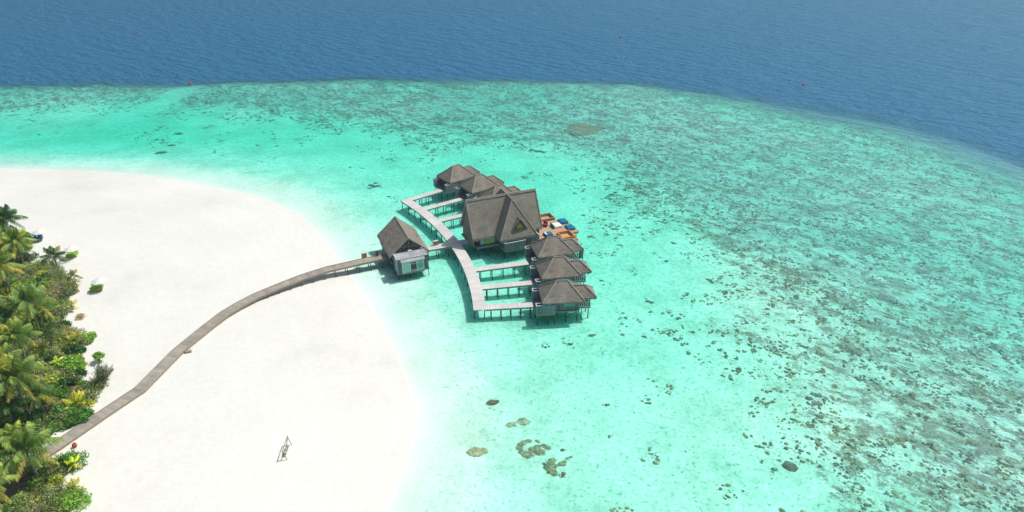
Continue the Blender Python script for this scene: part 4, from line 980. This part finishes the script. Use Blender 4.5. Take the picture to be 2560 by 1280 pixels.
palm(8, 895, 6.2, 3.0, "green palm between the drooping palm and the largest palm", 16, (.05,.10,.025), brt, n=18)
palm(118, 830, 5.0, 2.2, "slender palm with a thin dark trunk near the yellow sapling", 17, dk, dkt, n=12, nuts=False)
g3 = "yellow green palm saplings at the scrub edge"
ys, yst = (.22,.25,.03), (.50,.34,.04)
palm(190, 852, 1.9, 2.0, "yellow palm sapling beside the bright green round bushes", 21, ys, yst, 12, group=g3, name="palm_sapling", cat="palm sapling", nuts=False, droopk=.7)
palm(193, 1008, 2.0, 2.2, "palm sapling with orange fronds near the jetty", 22, ys, (.62,.36,.03), 13, group=g3, name="palm_sapling", cat="palm sapling", nuts=False, droopk=.7)
palm(184, 1158, 2.2, 1.2, "small star shaped lime sapling on the dark leafy bush", 23, (.34,.42,.05), yst, 9, group=g3, name="palm_sapling", cat="palm sapling", nuts=False, droopk=.5)
palm(186, 1216, 1.9, 1.4, "orange tinged palm sapling at the lowest edge of the scrub", 24, ys, (.62,.40,.03), 10, group=g3, name="palm_sapling", cat="palm sapling", nuts=False, droopk=.7)
palm(183, 690, 2.4, 1.9, "olive palm sapling on the point nearest the lone green daybed", 25, (.11,.13,.04), (.28,.24,.08), 12, group=g3, name="palm_sapling", cat="palm sapling", nuts=False)
palm(178, 765, 2.0, 1.7, "yellow fringed sapling in the notch of the scrub below the point", 26, (.13,.17,.03), (.50,.38,.05), 10, group=g3, name="palm_sapling", cat="palm sapling", nuts=False)
palm(142, 905, 2.6, 1.2, "tiny bright sapling standing in the scrub's brown patch", 27, (.30,.36,.05), (.4,.4,.05), 8, group=g3, name="palm_sapling", cat="palm sapling", nuts=False)

# ------------------------------------------------------------------ shrubs
def leaf_cloud(rs, n, R3, leaf, col, jit=.3, elong=1.6, hollow=.35, lobes=7):
    """n small leaf faces spread through a lobed dome (R3 radii), z from 0"""
    lc = rs.normal(size=(lobes, 3)); lc[:,2] = np.abs(lc[:,2])*.8+.1; lc /= np.linalg.norm(lc, axis=1, keepdims=True); lr = rs.uniform(.32, .52, lobes)
    k = rs.randint(0, lobes, n); dv = rs.normal(size=(n, 3)); dv /= np.linalg.norm(dv, axis=1, keepdims=True); rr = (hollow+(1-hollow)*rs.rand(n))**.6
    p = lc[k]*.55 + dv*(lr[k]*rr)[:,None]; p[:,2] = np.abs(p[:,2]); P = p*R3
    a = rs.normal(size=(n, 3))*.8+dv*.2; a /= np.linalg.norm(a, axis=1, keepdims=True); b = np.cross(a, rs.normal(size=(n, 3))*.6+dv); b /= np.linalg.norm(b, axis=1, keepdims=True)+1e-9
    s = leaf*rs.uniform(.6, 1.4, n)[:,None]; A = a*s*elong*.5; B = b*s*.5
    V = np.stack([P-A, P+B*.9, P+A, P-B*.9], 1).reshape(-1, 3); F_ = np.arange(4*n).reshape(n, 4)
    lob = rs.uniform(.75, 1.3, lobes)[k]; c = np.array(col)[None]*(lob*rs.uniform(1-jit, 1+jit, n))[:,None]; c = c*(1+rs.uniform(-.12, .12, (n, 3)))
    return V, F_, np.repeat(np.concatenate([c, np.ones((n, 1))], 1), 4, 0)
KINDS = {  # colour, leaf size, elongation
    'olive': ((.095,.115,.042), .20, 1.5), 'grey': ((.12,.142,.058), .18, 1.8), 'green': ((.055,.12,.022), .24, 1.4),
    'bright': ((.105,.185,.03), .30, 1.3), 'lime': ((.17,.25,.03), .28, 1.5), 'dark': ((.025,.06,.018), .24, 1.5),
    'orange': ((.34,.20,.03), .22, 1.8), 'dry': ((.20,.165,.10), .16, 3.2), 'deep': ((.04,.10,.02), .30, 2.2)}
KINDS = {k: (tuple(min(.6, x*3.0) for x in c), l, e) for k, (c, l, e) in KINDS.items()}
Vs, Fs, Cs, off = [], [], [], 0
rs = np.random.RandomState(3)
ncl = 0
for tr_ in range(12500):
    x = rs.uniform(-175, -50); y = rs.uniform(42, 176); d = -float(sdist(np.array([x]), np.array([y]), VEG))
    if d < 1.2 or d > 40: continue
    if d > 26 and rs.rand() < .6: continue
    q = Vector((x, y)) ; cl_ = G(14, 1222, 1.2)
    if (Vector((x, y))-cl_.xy).length < 3.6 and x > cl_.x-6: continue
    j = G(95, 1140, 1.5)                       # keep the jetty's way clear
    jd = abs(float(sdist(np.array([x]), np.array([y]), [tuple(ctr[-1][:2]), tuple(ctr[-3][:2]), tuple(ctr[-5][:2])])))
    if jd < 2.3: continue
    f1 = float(fbm(np.array([x/9.0]), np.array([y/9.0]), 3)); f2 = float(vnoise(np.array([x/4.0+50]), np.array([y/4.0])))
    k = 'olive'
    if f1 > .56: k = 'grey'
    elif f1 < .42: k = 'green'
    if f2 > .78: k = 'bright'
    elif f2 < .16: k = 'dark'
    u = rs.rand()
    if u < .02: k = 'orange'
    elif u < .09: k = 'dry'
    elif u < .22: k = 'lime'
    elif u < .30: k = 'dark'
    col, lf, el = KINDS[k]; s = rs.uniform(.8, 1.55)*(1+.02*min(d, 25)); hh = s*rs.uniform(.7, 1.25)*(1+.03*min(d, 20))
    nl = 230 if d < 22 else 110
    V_, F_, C_ = leaf_cloud(rs, int(nl*1.7), np.array([s*1.25, s*1.25, hh*1.2]), lf*.9, col, lobes=6)
    V_ += np.array([x, y, ground_z(x, y)-.05+.25*rs.rand()]); Vs.append(V_); Fs.append(F_+off); Cs.append(C_); off += len(V_); ncl += 1
print("clumps", ncl, "faces", off//4)
th_ = np_mesh("scrub", np.concatenate(Vs), np.concatenate(Fs), M_leaf, cols=np.concatenate(Cs)); tag(th_, kind="stuff")

def bush(px, py, rad, hh, kind, label, seed, n=900, name="bush", cat="bush", stem=0.0, group="single bushes along the scrub's sandy edge", elong=None, leaf=None):
    rs = np.random.RandomState(seed); p = G(px, py, 1.2+stem+hh*.5); gz = ground_z(p.x, p.y)
    o = thing(name, (p.x, p.y, gz), 0, label, cat, group); col, lf, el = KINDS[kind]
    V_, F_, C_ = leaf_cloud(rs, int(n*1.9), np.array([rad*1.15, rad*1.15, hh*1.15]), (leaf or lf)*.72, col, elong=elong or el, lobes=11); V_[:,2] += stem
    np_mesh("foliage", V_, F_, M_leaf, cols=C_, parent=o)
    b = MB()
    for k in range(5):
        a_ = k*1.256+rs.rand(); b.tube([(0,0,-.1), (rad*.25*math.cos(a_), rad*.25*math.sin(a_), stem*.8+hh*.3), (rad*.6*math.cos(a_), rad*.6*math.sin(a_), stem+hh*.7)], [.07, .05, .02], 5)
    b.build("stem", M_stem, o); return o
bush(50, 592, 2.4, 2.2, 'bright', "large bright green dome shaped bush in front of the blue daybed", 31, 1800)
bush(243, 889, .95, .9, 'bright', "small round bright green bush on thin stems above the spiky grey one", 32, 420, stem=.9)
bush(222, 842, 1.5, 1.3, 'bright', "bright leafy bush bulging onto the sand beside the yellow sapling", 33, 800)
bush(206, 1040, 1.5, 1.2, 'deep', "dark green long leaved bush right beside the beach jetty", 34, 900, elong=3.5)
bush(238, 962, 1.8, 1.3, 'olive', "olive bush spreading onto sand under the spiky grey bush", 35, 900)
bush(182, 1147, 1.9, 1.7, 'green', "broad leaved green bush on the far side of the jetty's shore end", 36, 1100)
bush(178, 1248, 2.1, 1.5, 'bright', "bright green leafy bush at the lowest corner of the scrub", 37, 1100)
bush(150, 722, 2.4, 1.9, 'olive', "olive green bushy mound nearest the lone green daybed", 38, 1300)
bush(128, 690, 2.6, 2.1, 'grey', "grey green fluffy bush in the scrub below the small dark palm", 39, 1400, leaf=.14)
bush(85, 672, 2.6, 2.2, 'grey', "grey green bush between leaning palm and the fluffy one", 40, 1400, leaf=.14)
bush(120, 800, 1.8, 1.5, 'green', "fresh green bush beside the slender palm", 41, 900)
bush(105, 870, 1.9, 1.4, 'lime', "lime green bush in the middle of the scrub below the slender palm", 42, 900)
bush(150, 955, 1.9, 1.5, 'bright', "bright green bush between largest palm and olive bush", 43, 900)
bush(150, 1045, 2.2, 1.7, 'grey', "wide grey olive bush leaning over the jetty's upper edge", 44, 1300, leaf=.15)
bush(60, 1060, 1.8, 1.4, 'lime', "lime green low bush below the pale trunk of the largest palm", 45, 900)
bush(110, 1195, 2.5, 2.0, 'olive', "big olive bush beside the sandy clearing", 46, 1400, leaf=.15)
bush(40, 1262, 1.9, 1.7, 'green', "green bush under the slanting trunk near the clearing", 47, 1000)
bush(200, 790, 1.0, .8, 'dry', "bare twiggy bush on the sand in the scrub's notch", 48, 260, leaf=.10, elong=5)
# spiky casuarina-like bush standing on the sand
def spiky(px, py, label):
    rs = np.random.RandomState(77); p = G(px, py, 1.3); gz = ground_z(p.x, p.y); o = thing("spiky_bush", (p.x, p.y, gz), 0, label, "bush")
    V, Fq, C = [], [], []; tw = MB()
    for k in range(80):
        az = rs.uniform(-1.9, 2.3); el = rs.uniform(.25, 1.35); L = rs.uniform(1.9, 3.3)*(1-.25*abs(az)/2.3); d = np.array([math.cos(az)*math.cos(el), math.sin(az)*math.cos(el), math.sin(el)])
        P = [d*L*t+np.array([0, 0, .25*L*t*t]) for t in (0, .33, .66, 1)]
        tw.tube([tuple(q) for q in P], [.035, .028, .018, .008], 4)
        for j in range(34):
            t = rs.uniform(.25, 1.0); q = d*L*t+np.array([0, 0, .25*L*t*t]); e = d*.6+rs.normal(size=3)*.45+np.array([0, 0, .25]); e /= np.linalg.norm(e); w = np.cross(e, rs.normal(size=3)); w /= np.linalg.norm(w); l = rs.uniform(.25, .5); i0 = len(V)
            V += [q-w*.032, q+w*.032, q+e*l+w*.015, q+e*l-w*.015]; Fq.append((i0, i0+1, i0+2, i0+3)); b_ = rs.uniform(.7, 1.3); C += [(.22*b_, .28*b_, .13*b_, 1)]*4
    np_mesh("foliage", np.array(V), np.array(Fq), M_leaf, cols=np.array(C), parent=o); tw.build("branches", M_bark, o); return o
spiky(252, 958, "spiky grey green bush with bare feathery twigs reaching over the sand")

# ------------------------------------------------------------------ beach furniture
def sunbed(px, py, rz, label, cush, towels=False):
    p = G(px, py, 1.35); gz = ground_z(p.x, p.y); o = thing("double_sunbed", (p.x, p.y, gz), rz, label, "sunbed", "double sunbeds under parasols on the beach")
    b = MB(); b.box(-1.05, 1.05, -1.15, 1.0, .16, .28)
    for x in (-.95, .95):
        for y in (-1.05, .9): b.box(x-.05, x+.05, y-.05, y+.05, 0, .17)
    b.build("frame", M_tan, o)
    for s in (-1, 1):
        xa_, xb_ = sorted((s*.04, s*1.02))
        b = MB(); rounded(b, xa_, xb_, -1.12, .25, .285, .42, .08); b.build("mattress", cush, o)
        M = Matrix.Translation((0, .25, .33)) @ Matrix.Rotation(R(34), 4, 'X'); b = MB()
        b.box(xa_+.02, xb_-.02, 0, .95, -.02, .11, M); b.build("backrest", cush, o)
    if towels:
        for x in (-.5, .55):
            b = MB(); rounded(b, x-.32, x+.32, -1.1, -.72, .42, .56, .08); b.build("rolled_towel", M_lime, o)
        b = MB(); rounded(b, -.95, -.55, .3, .65, .62, .80, .08); b.build("pillow", M_wcush, o)
    return o
def parasol(px, py, rz, label):
    p = G(px, py, 1.2+2.2); gz = ground_z(p.x, p.y); o = thing("beach_parasol", (p.x, p.y, gz), rz, label, "parasol", "white parasols beside the sunbeds")
    b = MB(); b.tube([(0,0,-.1),(0,0,2.5)], .028, 8); b.build("pole", M_tin, o)
    b = MB(); n = 8; r0, r1 = 1.35, .7
    pt = lambda r, k, z: (r*math.cos(2*math.pi*k/n), r*math.sin(2*math.pi*k/n), z)
    for k in range(n):
        b.poly([pt(r0,k,1.98), pt(r0,k+1,1.98), pt(r1,k+1,2.28), pt(r1,k,2.28)]); b.poly([pt(r1,k,2.28), pt(r1,k+1,2.28), (0,0,2.48)])
        b.poly([pt(r0,k,1.98), pt(r0,k,1.86), pt(r0,k+1,1.86), pt(r0,k+1,1.98)])
        b.poly([pt(r1,k,2.25), pt(r1,k+1,2.25), pt(r0,k+1,1.95), pt(r0,k,1.95)])
    b.build("canopy", M_wcush, o)
    b = MB()
    for k in range(n): b.beam((0,0,2.1), pt(r0*.8,k,2.03), .02)
    b.build("ribs", M_tin, o); b = MB(); b.tube([(0,0,2.47),(0,0,2.58)], [.05,.02], 6); b.build("finial", M_tin, o); return o
SB = R(18)
sunbed(242, 721, SB, "lime green double sunbed alone on open sand, farthest from the scrub", M_green)
parasol(246, 700, 0, "white parasol over the lone lime sunbed on open sand")
sunbed(180, 637, SB, "lime green double sunbed beside the small dark palm", M_green)
parasol(176, 620, 0, "white parasol over the lime sunbed by the small dark palm")
sunbed(92, 598, SB, "blue double sunbed with lime towels beside the bright round bush", M_blue, True)
parasol(96, 577, 0, "white parasol over the blue sunbed by the bright bush")

# log swing
pA, pB = G(710.2, 1145, 1.1), G(722, 1108.5, 1.1); ctrS = (pA+pB)/2; dS_ = (pB-pA); dS_.z = 0; Lh = dS_.length; az_ = math.atan2(dS_.y, dS_.x)
gz = ground_z(ctrS.x, ctrS.y); sw = thing("beach_swing", (ctrS.x, ctrS.y, gz), az_, "driftwood log swing standing by itself on the empty white beach", "swing")
b = MB(); hS = 1.55
for x in (-Lh/2, Lh/2):
    for s in (-1, 1): b.tube([(x, s*.36, -.1), (x-.0, -s*.03, hS+.08)], [.055, .045], 7)
b.build("leg", M_log, sw)
b = MB(); b.tube([(-Lh/2-.15, 0, hS), (0, .02, hS+.03), (Lh/2+.15, 0, hS)], .06, 7); b.build("crossbeam", M_log, sw)
b = MB()
for x in (-.75, .75):
    b.tube([(x, 0, hS), (x*1.05, .0, .5)], .012, 4)
b.build("rope", M_rope, sw)
b = MB(); rounded(b, -.85, .85, -.20, .20, .42, .48, .02); st = b.build("seat", M_log, sw)
b = MB(); rounded(b, -.2, .15, -.16, .16, .48, .6, .05); b.build("cushion", plain("faded_green_cushion", (.30,.42,.27)), st)
b = MB(); rounded(b, -.75, -.35, -.17, .15, .48, .62, .05); b.build("cushion", plain("faded_pink_cushion", (.62,.40,.36)), st)

# small step bench, pots, buoys
p = G(471, 879, 1.25); gz = ground_z(p.x, p.y); o = thing("step_stool", (p.x, p.y, gz), R(25), "small grey wooden step on sand beside the beach jetty", "step")
b = MB(); b.box(-.5, .5, -.2, .2, .28, .34); b.build("tread", M_log, o); b = MB(); b.box(-.45, -.39, -.18, .18, -.05, .28); b.box(.39, .45, -.18, .18, -.05, .28); b.build("side", M_log, o)
def pot(P, label, plant=False):
    o = thing("clay_pot", P, 0, label, "pot", "pots beside the jetty planks")
    prof = [(.16,0),(.27,.12),(.33,.32),(.28,.50),(.20,.56),(.24,.62)]; b = MB(); n = 14
    for (r0, z0), (r1, z1) in zip(prof[:-1], prof[1:]):
        for k in range(n):
            a0, a1 = 2*math.pi*k/n, 2*math.pi*(k+1)/n; b.poly([(r0*math.cos(a0), r0*math.sin(a0), z0), (r0*math.cos(a1), r0*math.sin(a1), z0), (r1*math.cos(a1), r1*math.sin(a1), z1), (r1*math.cos(a0), r1*math.sin(a0), z1)])
    b.poly([(.2*math.cos(2*math.pi*k/n), .2*math.sin(2*math.pi*k/n), .53) for k in range(n)]); b.build("jar", M_clay, o, True)
    if plant:
        V_, F_, C_ = leaf_cloud(np.random.RandomState(5), 90, np.array([.4,.4,.45]), .13, (.05,.06,.03), lobes=4); V_[:,2] += .55; np_mesh("plant", V_, F_, M_leaf, cols=C_, parent=o)
    return o
pt_ = G(184, 1108, 1.9); pot((pt_.x, pt_.y, ground_z(pt_.x, pt_.y)+.02), "reddish clay pot beside the jetty near the wide overhanging palm")
l_, a = frame(0, 72.0, .85); pot((l_.x, l_.y, DZ+.01), "dark planted pot on the jetty edge just before the arrival pavilion", True)
def buoy(px, py, d, label):
    p = G(px, py, .2); o = thing("mooring_buoy", (p.x, p.y, 0), 0, label, "buoy", "red mooring buoys floating beyond the reef")
    import bmesh
    bm = bmesh.new(); bmesh.ops.create_uvsphere(bm, u_segments=20, v_segments=12, radius=d/2); me = bpy.data.meshes.new("float"); bm.to_mesh(me); bm.free(); me.materials.append(M_buoy)
    me.polygons.foreach_set("use_smooth", [True]*len(me.polygons)); f = bpy.data.objects.new("float", me); COL.objects.link(f); f.parent = o; f.location = (0, 0, d*.2)
    b = MB(); b.tube([(0,0,d*.66),(0,0,d*.82)], [d*.12, d*.08], 8); b.build("top_ring", M_white, o)
    b = MB(); b.tube([(0,0,-1.2),(0,0,-d*.25)], .04, 6); b.build("chain", M_tin, o)
buoy(476, 209, 1.05, "red buoy at the reef edge where the pale channel ends")
buoy(347, 91, .9, "faint red buoy in deep blue water, farthest out beyond the pale channel")
buoy(1551, 94, 1.15, "red buoy in deep water straight out beyond the big coral mound")
buoy(2009, 212, 1.0, "red buoy in deep water just off the curved reef edge")
print("part3 done")
